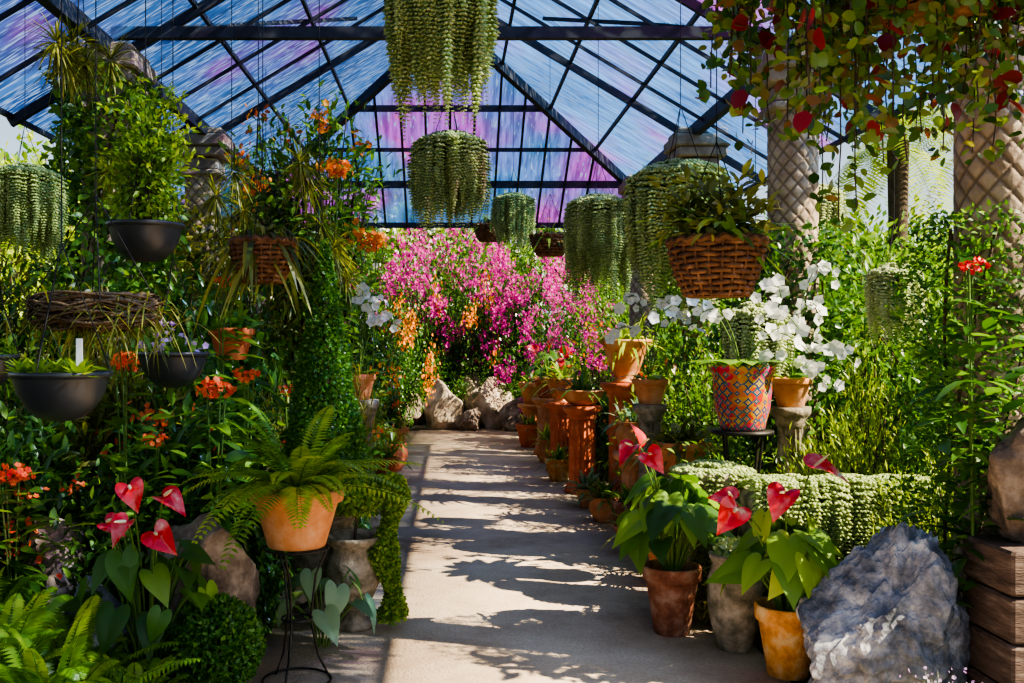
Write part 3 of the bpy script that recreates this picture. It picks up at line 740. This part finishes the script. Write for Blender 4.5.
# ================================================================== HANGING BURRO TAILS
bvar = [burro(.26, .92, 140, G_SUCC), burro(.26, .80, 125, G_SUCC), burro(.27, .9, 135, G_SUCC)]
bpale = burro(.19, .66, 75, G_SUCCP)
def hang_burro(x, y, ztop, mesh, s=1., r=.24, lab='hanging pot of trailing burro tail succulent strands'):
    bp, _ = pot('bowl', r * .7, .15, IRON)
    shift(bp, -.14)
    zt = (roofz(x, y) - .05 - ztop) / s
    thing('hanging_succulent', lab, 'hanging plant', (x, y, ztop), bp + [('foliage', mesh), hanger(r * .65, .02, zt)], R.uniform(0, 6), s, group='hanging burro tail succulents')
hang_burro(-.04, 5.2, 3.5, bvar[0], 1.0)
hang_burro(0, 8.0, 3.12, bvar[1], 1.05)
hang_burro(.76, 12, 3.25, bvar[1], .9, lab='hanging pot of shaded green burro tail')
hang_burro(1.26, 8.5, 2.7, bvar[0], 1.0)
hang_burro(1.66, 7.2, 2.72, bvar[2], 1.22, lab='broad hanging mass of pale burro tail strands')
hang_burro(2.95, 8.0, 2.72, bpale, .9, r=.18, lab='pale sunlit hanging burro tail')
hang_burro(-2.55, 6.0, 2.55, bvar[1], .75)
hang_burro(2.62, 5.9, 1.95, bpale, .75, r=.18, lab='pale trailing succulent in hanging pot')
hang_burro(-1.75, 9.5, 3.0, bvar[1], .9)
hang_burro(2.2, 7.2, 1.72, bpale, 1.1, r=.18, lab='pale trailing succulent in low hanging pot')

bk = basket(.27, .2, 8)
vb = MB(); lf = MB(); wl = MB()
n = 130; th = R.uniform(0, 2 * PI, n); L = R.uniform(.15, .7, n) * np.where(R.random(n) > .85, 1.5, 1); out = R.uniform(.15, .68, n)
t = np.linspace(0, 1, 14)
pts = np.stack([np.cos(th)[:, None] * (.12 + out[:, None] * np.sin(np.clip(t * 1.6, 0, 1) * PI / 2)[None]),
                np.sin(th)[:, None] * (.12 + out[:, None] * np.sin(np.clip(t * 1.6, 0, 1) * PI / 2)[None]),
                .22 + .12 * np.sin(t * PI)[None] - L[:, None] * (t ** 1.7)[None]], -1) + np.cumsum(R.normal(size=(n, 14, 3)) * .006, 1)
tubes(vb, pts, .003, 4)
P = pts.reshape(-1, 3); P = np.concatenate([P] * 5) + rn(len(P) * 5) * .022
inst(lf, T_ROUND, P, rn(len(P)) + np.array([0, 0, -.4]), rn(len(P)) * .6 + np.array([0, -.3, .8]), R.uniform(.03, .062, len(P)), R.uniform(.02, .045, len(P)))
P = pts[::7, 9:].reshape(-1, 3); P = P + rn(len(P)) * .025
inst(wl, T_ROUND, P, rn(len(P)) + np.array([0, 0, -.7]), rn(len(P)) + np.array([0, -.6, .3]), .075, .055)
thing('hanging_vine_basket', 'wicker basket of trailing green and wine-red vine', 'hanging plant', (1.76, 3.65, 2.8),
      bk + [('stem', vb.mesh('stem', BARK)), ('foliage', lf.mesh('foliage', G_VINE)), ('red_foliage', wl.mesh('red_foliage', G_WINE), 'wine-red leaves'), hanger(.26, .2, roofz(1.76, 3.65) - 2.85)])

bk = basket(.205, .24, 10, rb=.62)
p1 = rosette(46, .4, .04, .6, G_MID, .15, 1.3, z0=.24, spread=.06)
p2 = ('trailing_foliage', bush(.24, .22, .15, .0, 40, 600, .08, .028, G_OLIVE, jit=.05, trunk=.006)[1][1])
shift([p2], .24)
thing('hanging_basket_plant', 'brown wicker basket overflowing with green strap leaves', 'hanging plant', (1.2, 4.5, 1.8), bk + [p1, p2, hanger(.2, .25, roofz(1.2, 4.5) - 1.85)])
for x, y, z, r, lm in [(1.05, 10.5, 2.5, .2, G_RED), (.5, 13, 2.9, .18, G_MID)]:
    bk = basket(r, .2, 7); p = rosette(60, .35, .03, .9, lm, .1, 1.3, z0=.2)
    thing('hanging_basket_plant', 'dark wicker basket with spiky foliage', 'hanging plant', (x, y, z), bk + [p, hanger(r, .2, roofz(x, y) - z - .05)])

def hang_bowl(x, y, z, r, h, extra, mat=BLACKP, kind='bowl', lab='', nm='hanging_bowl_plant'):
    bp, zs = pot(kind, r, h, mat)
    return thing(nm, lab, 'hanging plant', (x, y, z), bp + extra + [hanger(r, h, roofz(x, y) - z - .05)])
su = MB()
c = rn(9) * np.array([.06, .06, 0])
for cc in c:
    k = 22; th = np.arange(k) * 2.4; el = np.linspace(.2, 1.3, k)
    D = np.stack([np.cos(th) * np.cos(el), np.sin(th) * np.cos(el), np.sin(el)], 1)
    inst(su, T_OVAL, cc + np.array([0, 0, .15]), D, np.array([0, 0, 1.]) + D * .2, .075, .03)
tag = MB(); box(tag, (.1, -.1, .22), (.022, .003, .13))
hang_bowl(-1.36, 3.5, 1.325, .165, .17, [('succulent', su.mesh('succulent', G_LIGHT)), ('plant_label', tag.mesh('plant_label', LABELW, smooth=False), 'white plastic plant tag')], lab='black plastic hanging bowl with pale green succulents')
hang_bowl(-1.33, 4.8, 1.38, .165, .17, [rosette(50, .2, .03, .5, G_MID, .2, 1.4, z0=.14, spread=.05), ('blossom', leafball(.16, .12, .16, 60, .035, .035, F_LILAC, .2, T_FL5, .3)[1])], lab='black plastic hanging bowl with lilac flowers')
cl = bush(.2, .17, .36, .03, 50, 2300, .045, .02, G_FERN, tmpl=T_DIAM, jit=.035, trunk=.005); shift(cl, .13)
hang_bowl(-1.37, 4.5, 1.96, .165, .17, cl, lab='black plastic hanging bowl with tall bushy climber')
hang_bowl(-1.31, 6.0, 1.49, .135, .19, [rosette(50, .3, .03, .6, G_MID, .2, 1.4, z0=.16, spread=.04)], mat=TERRA_R, kind='terra', lab='ribbed orange-red hanging pot with green leaves')
hang_bowl(-1.78, 3.8, 1.42, .13, .13, [rosette(30, .16, .02, .5, G_MID, .2, 1.4, z0=.1)], lab='small dark hanging bowl with leafy seedlings')
bk = basket(.17, .22, 9)
thing('hanging_basket_plant', 'wicker basket with arching bromeliad leaves', 'hanging plant', (-1.03, 5.5, 1.92),
      bk + [rosette(110, .38, .03, 1.1, G_OLIVE, -.1, 1.4, z0=.2, spread=.06), hanger(.17, .2, roofz(-1.03, 5.5) - 1.97)])
mn = MB(); th = np.linspace(0, 2 * PI, 61)
for i in range(110):
    rr = R.uniform(.1, .27); ph = R.uniform(0, 6.28); zz = R.uniform(0, .12)
    pts = np.stack([rr * np.cos(th + ph), rr * .8 * np.sin(th + ph), zz + .02 * np.sin(th * R.integers(2, 5) + ph)], 1)[:R.integers(15, 60)]
    tubes(mn, pts, R.uniform(.003, .007), 4)
tw = MB(); ribbons(tw, rn(420) * np.array([.14, .1, .03]) + np.array([0, 0, .08]), rn(420) * np.array([1, 1, .6]) + np.array([0, 0, .2]), .2, .6, .007)
thing('hanging_moss_basket', 'flat hanging basket woven of dark twigs and moss', 'hanging plant', (-1.47, 4.15, 1.66),
      [('twig_ring', mn.mesh('twig_ring', MOSS)), ('trailing_twig', tw.mesh('trailing_twig', G_OLIVE)), hanger(.25, .1, roofz(-1.47, 4.15) - 1.71, 4)])
def airplant(x, y, z, s, nballs, lab):
    mbs = MB()
    for i in range(nballs):
        c = rn(1)[0] * np.array([.12, .1, .08]) if nballs > 1 else np.zeros(3)
        D = norm(rn(90)); ribbons(mbs, c + D * .01, D, R.uniform(.1, .22, 90), .3, .008)
    thing('hanging_air_plant', lab, 'hanging plant', (x, y, z), [('foliage', mbs.mesh('foliage', G_OLIVE)), hanger(.03, .02, (roofz(x, y) - z - .05) / s)], 0, s)
airplant(-1.85, 5.0, 3.05, 1.0, 6, 'clump of olive air plants on wire')
airplant(-1.15, 6.0, 2.5, 1.1, 5, 'spiky green air plant cluster on wire')
airplant(-.85, 6.5, 2.2, 1.1, 4, 'drooping spiky air plants on wire')
airplant(-1.5, 5.2, 2.55, .8, 3, 'small air plant on wire')

# ================================================================== LEFT FOREGROUND
bp, zs = pot('terra', .215, .27, TERRA); shift(bp, .64)
ft = fern(42, .66, .5, .085, .016, G_FERN, npin=30, e0=.3, e1=1.3, z0=.88)
thing('potted_fern', 'fern with wide arching fronds in terracotta pot on iron stand', 'potted plant', (-.72, 4.7, 0), bp + [ft[1], ('stem', ft[0][1])])
sm = MB(); th = np.linspace(0, 2 * PI, 33)
for rr, z in ((.15, .632), (.07, .3), (.16, .012)):
    tubes(sm, np.stack([rr * np.cos(th), rr * np.sin(th), np.full(33, z)], 1), .006, 6)
for i in range(3):
    a = i * 2 * PI / 3 + .3; ca, sa = math.cos(a), math.sin(a)
    tubes(sm, np.array([[.15 * ca, .15 * sa, .632], [.09 * ca, .09 * sa, .5], [.065 * ca, .065 * sa, .3], [.1 * ca, .1 * sa, .12], [.16 * ca, .16 * sa, .0]]), .006, 6)
thing('plant_stand', 'thin black iron three-legged plant stand', 'plant stand', (-.72, 4.7, 0), [('plant_stand', sm.mesh('plant_stand', IRON))])

st = MB(); tubes(st, np.array([[0, 0, 0], [0, 0, .2]]), .02, 8)
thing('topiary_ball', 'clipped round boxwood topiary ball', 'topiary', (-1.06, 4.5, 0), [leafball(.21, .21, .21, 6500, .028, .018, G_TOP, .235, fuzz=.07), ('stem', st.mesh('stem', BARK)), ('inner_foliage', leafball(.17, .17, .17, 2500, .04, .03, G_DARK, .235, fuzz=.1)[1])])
def coneshape(P, u):
    ph = np.arctan2(P[:, 1], P[:, 0]); n = len(P)
    z2 = 1 - 2 * R.random(n) ** .58; rr = (.012 + .26 * np.clip((1.0 - z2) / 2, 0, 1) ** 1.0) * (1 - np.abs(R.normal(size=n)) * .12) * (1 + .06 * np.sin(ph * 3 + z2 * 9))
    P2 = np.stack([rr * np.cos(ph), rr * np.sin(ph), z2 * .72], 1)
    u2 = norm(np.stack([np.cos(ph), np.sin(ph), np.full(n, .3)], 1))
    return P2, u2
bp, zs = pot('urn', .24, .62, URNM)
st = MB(); tubes(st, np.array([[0, 0, .5], [0, 0, 2.0]]), .025, 8)
thing('cone_topiary', 'tall cone topiary of tiny leaves in stone urn', 'topiary', (-.74, 5.9, 0), bp + [leafball(1, 1, 1, 14000, .028, .018, G_TOP, 1.48, shape=coneshape), ('stem', st.mesh('stem', BARK))])
bp, zs = pot('urn', .17, .52, URNM)
tr = MB(); n = 5200
c = R.random(n); ph = R.uniform(0, 2 * PI, n); rr = .06 * (1 + .4 * np.sin(c * 14)) * (1 - np.abs(R.normal(size=n)) * .3)
P = np.stack([.2 + rr * np.cos(ph) + .03 * np.sin(c * 9), -.05 + rr * np.sin(ph), .86 - c * .8], 1)
O = np.stack([np.cos(ph), np.sin(ph), -.3 + 0 * c], 1)
inst(tr, T_DIAM, P, O * .6 + rn(n) * .5, O + rn(n) * .3, .028, .02)
n = 2500; u = norm(rn(n)); P = u * np.array([.2, .17, .1]) * R.uniform(.7, 1.1, (n, 1)) + np.array([.02, 0, .74]); inst(tr, T_DIAM, P, u * .6 + rn(n) * .6, u, .03, .02)
cst = MB(); tubes(cst, np.array([[0, 0, .4], [.03, -.01, .78], [.17, -.04, .84], [.2, -.05, .6], [.2, -.05, .1]]), .01, 6)
thing('trailing_fig', 'creeping fig trailing from a weathered stone urn', 'potted plant', (-.54, 5.6, 0), bp + [('foliage', tr.mesh('foliage', G_FERN)), ('stem', cst.mesh('stem', BARK))])
cal = anthurium(0.02, 14, .5, .28, .17, [], lm=G_BLUE)
thing('elephant_ear_plant', 'low plant with dark silvery-green arrow leaves', 'plant', (-.66, 5.2, 0), cal)

thing('boulder', 'large brown weathered boulder among ferns', 'rock', (-1.22, 4.95, -.05), [('b', rock(.36, .3, .5, 3, STONE_B, rough=.1))], .3)
thing('boulder', 'dark grey boulder beside ferns', 'rock', (-1.62, 4.6, -.05), [('b', rock(.25, .22, .33, 8, STONE, rough=.1))], 1.)
thing('boulder', 'grey-brown boulder among ferns', 'rock', (-2.0, 5.0, -.05), [('b', rock(.3, .24, .42, 21, STONE_B, rough=.1))], 2.)
ap = anthurium(.0, 30, .88, .34, .19, [(-.02, -.2, .98, .3, -.3, -.6, .12), (.14, -.25, .94, .8, -.3, -.3, .13), (.0, -.28, .84, -.5, -.4, -.6, .12), (.12, -.3, .8, .6, -.3, -.5, .13), (-.12, -.2, .82, .8, -.2, -.3, .1)], lm=G_MID)
thing('anthurium', 'anthurium with red heart-shaped flowers', 'plant', (-1.36, 4.5, 0), ap)
def cluster_plant(x, y, z, r, k, fm, lab, nl=110, lm=G_MID):
    f = MB(); P = norm(rn(k)) * r * R.uniform(.5, 1, k)[:, None] * np.array([1.2, 1, .6]) + np.array([0, 0, z])
    inst(f, T_FL5, P, rn(k), norm(P - np.array([0, 0, z])) + np.array([0, -.4, .3]), r * .45)
    st = MB(); B = np.zeros((3, 3)); tubes(st, arch(B, P[:3], .0), .005, 5)
    l = MB(); zz = R.uniform(.25 * z, .95 * z, nl); th = R.uniform(0, 6.28, nl)
    D = np.stack([np.cos(th), np.sin(th), R.uniform(-.2, .6, nl)], 1); B = np.stack([np.cos(th) * .03, np.sin(th) * .03, zz], 1)
    inst(l, T_OVAL, B + rn(nl) * .05, D + rn(nl) * .2, np.array([0, 0, 1.]) + rn(nl) * .3, R.uniform(.09, .17, nl), R.uniform(.04, .07, nl))
    thing('flowering_plant', lab, 'plant', (x, y, 0), [('blossom', f.mesh('blossom', fm)), ('stem', st.mesh('stem', STEM)), ('foliage', l.mesh('foliage', lm))])
for x, y, z, r, k in [(-2.05, 4.7, .98, .08, 44), (-1.22, 5.2, 1.36, .09, 56), (-1.12, 5.5, 1.42, .07, 36), (-1.62, 5.0, 1.5, .08, 50), (-1.5, 5.1, 1.1, .06, 30), (-1.3, 5.8, 1.95, .06, 26), (-1.0, 6.2, 1.3, .06, 26)]:
    cluster_plant(x, y, z, r, k, F_CORAL, 'leafy plant topped by coral-orange flower head')
cluster_plant(-.72, 9.0, 2.5, .14, 60, F_ORG, 'tall leafy plant with orange flower head')
cluster_plant(-1.0, 8.7, 3.1, .14, 60, F_ORG, 'tall leafy plant with orange flower head')
bp, zs = pot('terra', .14, .22, TERRA); shift(bp, 1.1)
pdm = MB(); lathe(pdm, [(.001, 0), (.17, 0), (.17, .06), (.12, .1), (.11, .9), (.15, 1.0), (.17, 1.04), (.17, 1.1), (.001, 1.1)], 28)
thing('pedestal', 'plain smooth weathered stone pedestal', 'pedestal', (-.78, 8.6, 0), [('pedestal', pdm.mesh('pedestal', URNM))])
thing('potted_orchid', 'white moth orchid in terracotta pot', 'potted plant', (-.78, 8.6, 0), bp + orchid(1.28, [(.25, -.2, 1.85, 7), (.05, -.2, 1.95, 7), (.35, -.1, 1.7, 7), (.15, -.25, 1.8, 7)], leaves=6))
put('olive', -.85, 8.0, .55, 1.2)
put('broad', -.8, 7.4, .5, .9)

for x, y, r, h, mt, kd in [(-.72, 12.4, .2, .34, TERRA_R, 'round'), (-.75, 11.6, .16, .26, TERRA_R, 'terra'), (-.8, 14.5, .2, .35, TERRA, 'terra')]:
    bp, zs = pot(kd, r, h, mt)
    thing('potted_plant', 'red-brown clay pot with bronze-leaved plant', 'potted plant', (x, y, 0), bp + [rosette(50, .45, .04, .6, G_RED, .3, 1.5, z0=zs, spread=.04)])
def vine_sleeve(rad, h, n, ll, lm, z0):
    def sh(P, u):
        m = len(P); z = R.uniform(-1, 1, m); ph = R.uniform(0, 2 * PI, m)
        rr = rad * (1 + .25 * np.sin(z * 5 + ph * 2)) * (1 + R.normal(size=m) * .14)
        return np.stack([rr * np.cos(ph), rr * np.sin(ph), z * h / 2], 1), np.stack([np.cos(ph), np.sin(ph), np.full(m, .2)], 1)
    vs = MB()
    for i in range(6):
        a = i * 1.05; z = np.linspace(.0, z0 + h * .95, 12); tubes(vs, np.stack([.22 * np.cos(a + z), .22 * np.sin(a + z), z], 1), .008, 5)
    return [leafball(1, 1, 1, n, ll, ll * .5, lm, z0 + h / 2, tmpl=T_OVAL if ll > .05 else T_DIAM, shape=sh), ('stem', vs.mesh('stem', BARK))]
thing('climbing_plant', 'leafy climber sleeving a stone column', 'plant', (-2.57, 7.5, 0), vine_sleeve(.36, 2.75, 6500, .08, G_MID, .8))
thing('climbing_plant', 'olive climber sleeving a stone column', 'plant', (-2.57, 10.4, 0), vine_sleeve(.3, 2.0, 3000, .09, G_OLIVE, .9))
thing('climbing_plant', 'small-leaved climber wrapped around a column', 'plant', (2.57, 4.7, 0), vine_sleeve(.32, 1.5, 10000, .036, G_TOP, .7))
thing('climbing_plant', 'dark leafy climber around a column foot', 'plant', (2.57, 7.5, 0), vine_sleeve(.33, 2.05, 4500, .07, G_DARK, .4))
thing('climbing_plant', 'green leafy climber around a column foot', 'plant', (2.57, 10.4, 0), vine_sleeve(.33, 2.4, 4000, .07, G_MID, .5))

# ================================================================== RIGHT SIDE
thing('boulder', 'large jagged blue-grey boulder with sloping peak', 'rock', (1.95, 4.45, -.1), [('b', rock(.42, .36, .53, 23, STONE, planes=30, rough=.2, sub=6, taper=.42, lean=(.14, 0)))], .2)
tbm = []
for i in range(4):
    m = MB(); box(m, (0, 0, .095 + i * .19), (.5, .4, .18), bev=.012); tbm.append(('timber', m.mesh('timber', TIMBER, smooth=False)))
thing('timber_planter', 'stack of dark weathered timber sleepers', 'planter', (2.5, 4.2, 0), tbm)
thing('boulder', 'reddish-grey boulder resting on timber', 'rock', (2.5, 4.25, .755), [('b', rock(.27, .22, .35, 31, STONE_B, rough=.1))], .2)
m = MB(); lathe(m, [(.001, 0), (.1, 0), (.1, .4), (.09, .45), (.001, .46)], 20); thing('timber_post', 'short round weathered wooden post', 'post', (2.4, 4.8, 0), [('p', m.mesh('post', TIMBER))])
bp, zs = pot('terra', .15, .34, TERRA_Y)
fl = [(.1, -.05, 1.0, .9, -.2, -.1, .19), (-.06, -.15, .9, -.4, -.3, -.5, .15), (-.28, -.12, .82, -.55, -.3, -.6, .15), (-.26, .0, .84, -.8, .1, .2, .12)]
thing('potted_anthurium', 'red anthurium in rough ochre clay pot', 'potted plant', (1.62, 4.8, 0), bp + anthurium(zs, 38, .55, .28, .21, fl, lm=G_FERN))
bp, zs = pot('terra', .155, .37, TERRA_D)
fl = [(-.2, -.1, 1.04, -.1, -.3, .9, .13), (-.16, -.15, 1.0, .4, -.5, -.5, .13), (-.24, -.15, 1.04, -.7, -.4, -.5, .13)]
thing('potted_anthurium', 'red anthurium in dark weathered red-brown pot', 'potted plant', (1.22, 5.5, 0), bp + anthurium(zs, 42, .68, .25, .2, fl, lm=G_MID))
bp, zs = pot('round', .14, .5, URNM)
thing('stone_jar', 'mossy weathered stone jar trailing succulent', 'potted plant', (1.48, 5.2, 0), bp + [rosette(20, .2, .02, .5, G_BLUE, z0=zs), ('foliage', leafball(.1, .1, .06, 200, .04, .03, G_SUCC, .5)[1])])
m = MB(); box(m, (0, 0, .37), (1.1, .42, .74), bev=.03)
thing('stone_planter', 'low stone planter wall under trailing succulents', 'planter', (2.25, 5.78, 0), [('stone_planter', m.mesh('stone_planter', URNM, smooth=False))])
def curtain(w, d, L, ns, lm, h=.05):
    mbc = MB(); Ps = []
    for i in range(ns):
        x = R.uniform(-w / 2, w / 2); l = L * R.uniform(.45, 1) * (.8 + .2 * math.sin(x * 13)); step = .021; k = int(l / step) + 10
        s = np.arange(k) * step; y0 = R.uniform(-d * .3, d * .5); u = np.clip(s / .18, 0, 1)
        y = y0 + (-d / 2 - R.uniform(.01, .1) - y0) * np.sin(u * PI / 2); z = h * R.uniform(.5, 1.3) + .05 * np.sin(u * PI) - np.maximum(0, s - .1)
        Ps.append(np.stack([x * (1 + .04 * u) + np.cumsum(R.normal(size=k)) * .002, y, z], 1))
    beads(mbc, Ps, .038)
    return mbc.mesh('foliage', lm)
thing('trailing_succulent', 'pale green succulent spilling over stone planter edge', 'plant', (2.25, 5.75, .74), [('f', curtain(1.1, .46, .6, 190, G_SUCC))])
m = MB(); lathe(m, [(.001, 0), (.2, 0), (.22, .05), (.2, .74), (.23, .78), (.23, .82), (.001, .82)], 32)
thing('stone_pedestal', 'round weathered stone pedestal', 'pedestal', (1.6, 6.1, 0), [('stone_pedestal', m.mesh('stone_pedestal', URNM))])
thing('trailing_succulent', 'pale green succulent draping a stone pedestal', 'plant', (1.6, 6.1, .76), [('f', burro(.25, .55, 90, G_SUCC, dome=.09))])

def fluted(r, h, mat):
    m1 = MB()
    lathe(m1, [(.001, 0), (1.35 * r, 0), (1.35 * r, .05), (1.15 * r, .07), (1.2 * r, .1), (1.0 * r, .12)], 40)
    lathe(m1, [(r, z) for z in np.linspace(.12, h - .14, 6)], 96, lambda t, z: 1 - .12 * np.abs(np.sin(t * 8)))
    lathe(m1, [(1.0 * r, h - .14), (1.15 * r, h - .12), (1.1 * r, h - .09), (1.35 * r, h - .06), (1.5 * r, h - .04), (1.5 * r, h), (.001, h)], 40)
    return m1.mesh('pedestal', mat)
def ped_plant(x, y, h, r, pm, pk_, pr, ph, potm, extra_fn, plab, lab):
    thing('pedestal', plab, 'pedestal', (x, y, 0), [('pedestal', fluted(r, h, pm))])
    bp, zs = pot(pk_, pr, ph, potm)
    thing('potted_plant', lab, 'potted plant', (x, y, h), bp + extra_fn(zs))
ped_plant(1.4, 10.6, .92, .14, TERRA_R, 'bowl', .24, .17, TERRA, lambda z: [rosette(80, .5, .03, .6, G_MID, .2, 1.4, z0=z, spread=.06)], 'fluted red terracotta pedestal', 'terracotta bowl with arching green leaves')
ped_plant(1.38, 12.4, .85, .14, TERRA_R, 'flare', .22, .3, TERRA, lambda z: [rosette(80, .5, .04, .6, G_RED, .2, 1.4, z0=z, spread=.06)], 'fluted red terracotta pedestal', 'terracotta pot with bronze foliage')
ped_plant(1.7, 9.7, 1.2, .16, TERRA_R, 'flare', .25, .42, TERRA, lambda z: [rosette(100, .55, .035, .6, G_LIGHT, .2, 1.4, z0=z, spread=.06)], 'tall fluted red terracotta pedestal', 'flared terracotta urn with light green spiky leaves')
ped_plant(1.66, 8.8, .62, .15, TERRA, 'round', .2, .28, TERRA, lambda z: [rosette(80, .42, .03, .6, G_BLUE, .2, 1.4, z0=z, spread=.06)], 'squat round-topped terracotta pedestal', 'round terracotta pot with grey-green spikes')
ped_plant(1.75, 7.5, .58, .16, URNM, 'terra', .2, .27, TERRA, lambda z: [rosette(120, .46, .04, .7, G_OLIVE, .1, 1.3, z0=z, spread=.07)], 'short weathered stone pedestal', 'wide terracotta pot with olive succulent leaves')
ped_plant(1.4, 14.2, .8, .16, TERRA, 'terra', .22, .28, TERRA_R, lambda z: anthurium(z, 20, .45, .3, .2, [(0, -.2, z + .5, .3, -.5, .8, .2), (.2, -.2, z + .4, .6, -.5, .5, .2), (-.2, -.2, z + .42, -.6, -.5, .5, .2), (.1, -.2, z + .3, .6, -.5, -.5, .2)]), 'fluted pale terracotta pedestal', 'red anthurium in clay pot')
ped_plant(1.35, 16, .6, .18, TERRA, 'terra', .25, .35, TERRA, lambda z: [rosette(60, .5, .04, .6, G_MID, .2, 1.4, z0=z, spread=.06)], 'fluted pale terracotta pedestal', 'terracotta pot with green leaves')
for x, y, r, h, mt, kd, lm in [(1.25, 11.5, .16, .26, TERRA_Y, 'terra', G_MID), (1.33, 9.7, .12, .18, TERRA, 'terra', G_BLUE), (1.3, 13.3, .17, .3, TERRA, 'round', G_LIGHT), (1.38, 8.9, .14, .22, TERRA, 'round', G_MID), (1.4, 7.6, .15, .2, TERRA_R, 'bowl', G_OLIVE), (1.2, 15.2, .2, .35, TERRA_R, 'terra', G_RED), (1.45, 6.6, .16, .26, TERRA, 'terra', G_MID), (1.5, 8.2, .17, .3, TERRA_D, 'terra', G_MID)]:
    bp, zs = pot(kd, r, h, mt)
    thing('potted_plant', 'clay floor pot with spiky leafy plant', 'potted plant', (x, y, 0), bp + [rosette(70, .36, .03, .5, lm, .2, 1.5, z0=zs, spread=.03)])
m = MB()
for i in range(4):
    a = i * PI / 2 + .6; tubes(m, np.array([[.16 * math.cos(a), .16 * math.sin(a), 1.0], [.1 * math.cos(a), .1 * math.sin(a), .5], [.18 * math.cos(a), .18 * math.sin(a), 0]]), .01, 6)
lathe(m, [(.001, 1.0), (.2, 1.0), (.2, 1.025), (.001, 1.025)], 28)
thing('plant_stand', 'round-topped dark iron plant stand', 'plant stand', (1.9, 6.5, 0), [('plant_stand', m.mesh('plant_stand', IRON))])
bp, zs = pot('straight', .19, .42, TALA)
thing('potted_orchid', 'orchid with white cascading sprays in painted ceramic pot', 'potted plant', (1.9, 6.5, 1.03),
      bp + orchid(zs, [(.38, -.15, .5, 8), (.52, -.1, .3, 8), (.3, -.2, .65, 7), (.58, 0, .55, 8), (-.38, -.2, .66, 7), (-.58, -.1, .72, 7)], fs=.1, leaves=16, L=.45))
for x, y, h, spr in [(1.6, 8.0, 1.1, [(.15, -.2, .7, 6), (-.25, -.2, .75, 7), (.35, -.15, .6, 6), (-.35, -.1, .5, 6)]), (2.35, 6.9, 1.15, [(.15, -.2, .6, 7), (.35, -.2, .3, 8), (-.25, -.2, .75, 7), (.15, -.25, .15, 7), (.25, -.2, .85, 7)])]:
    thing('pedestal', 'slim fluted clay pedestal', 'pedestal', (x, y, 0), [('pedestal', fluted(.09, h, URNM))])
    bp, zs = pot('terra', .14, .2, TERRA)
    thing('potted_orchid', 'white moth orchid in clay pot', 'potted plant', (x, y, h), bp + orchid(zs, spr, fs=.1))
thing('bougainvillea', 'small magenta bougainvillea beside the path', 'plant', (1.75, 11.8, 0), bush(.3, .3, .3, 1.1, 40, 900, .05, .03, G_MID, tmpl=T_DIAM, jit=.05, flowers=[(25, 14, .05, .1, F_MAG, T_FL3)]))
cluster_plant(2.28, 4.35, 1.93, .06, 40, F_GER, 'tall leafy plant with bright red flower head', 190, G_DARK)
thing('silver_sprig_plant', 'low silvery herb with tiny pale flowers', 'plant', (1.95, 3.95, 0), [rosette(60, .3, .007, .2, G_GREY, .6, 1.5), ('blossom', leafball(.18, .13, .06, 40, .016, .016, F_LILAC, .26, T_FL5, .3)[1])])

for x, y, r, sd, mt in [(-.15, 18.3, .52, 41, STONE_P), (.8, 18.6, .55, 42, STONE_P), (.35, 18.0, .28, 43, STONE_B), (1.25, 18.0, .38, 44, STONE_B), (-.85, 18.2, .45, 45, STONE_B), (.35, 19.2, .7, 46, STONE_P)]:
    thing('boulder', 'tan sunlit boulder edging the end of the path', 'rock', (x, y, -.05), [('b', rock(r, r * .8, r * 1.05, sd, mt, sub=4, rough=.1))], sd)

# ================================================================== LIGHT, WORLD, CAMERA
S = Vector((.72, -.22, .655)).normalized()
sl = bpy.data.lights.new('sun', 'SUN'); sl.energy = 17; sl.angle = .009; sl.color = (1., .87, .64)
so = bpy.data.objects.new('sun', sl); so.rotation_euler = S.to_track_quat('Z', 'Y').to_euler(); COL.objects.link(so)
w = bpy.data.worlds.new('world'); SC.world = w; w.use_nodes = True; nt = w.node_tree
bg = nt.nodes['Background']; sky = nt.nodes.new('ShaderNodeTexSky'); sky.sky_type = 'NISHITA'; sky.sun_disc = False
sky.sun_elevation = math.asin(S.z); sky.sun_rotation = math.atan2(S.x, S.y); sky.air_density = 1.0; sky.dust_density = .6
hs = nt.nodes.new('ShaderNodeHueSaturation'); hs.inputs['Saturation'].default_value = .75
nt.links.new(sky.outputs[0], hs.inputs['Color']); nt.links.new(hs.outputs[0], bg.inputs[0]); bg.inputs[1].default_value = .17
try:
    SC.view_settings.look = 'AgX - Medium High Contrast'
except Exception as e:
    print(e)
SC.view_settings.exposure = .38
cam = bpy.data.cameras.new('camera'); cam.sensor_width = 36; cam.lens = 36 * 1000 / 1024; cam.shift_x = 62 / 1024; cam.clip_end = 500
co = bpy.data.objects.new('camera', cam); co.location = (0, 0, 1.6); co.rotation_euler = (PI / 2, 0, 0); COL.objects.link(co)
SC.camera = co
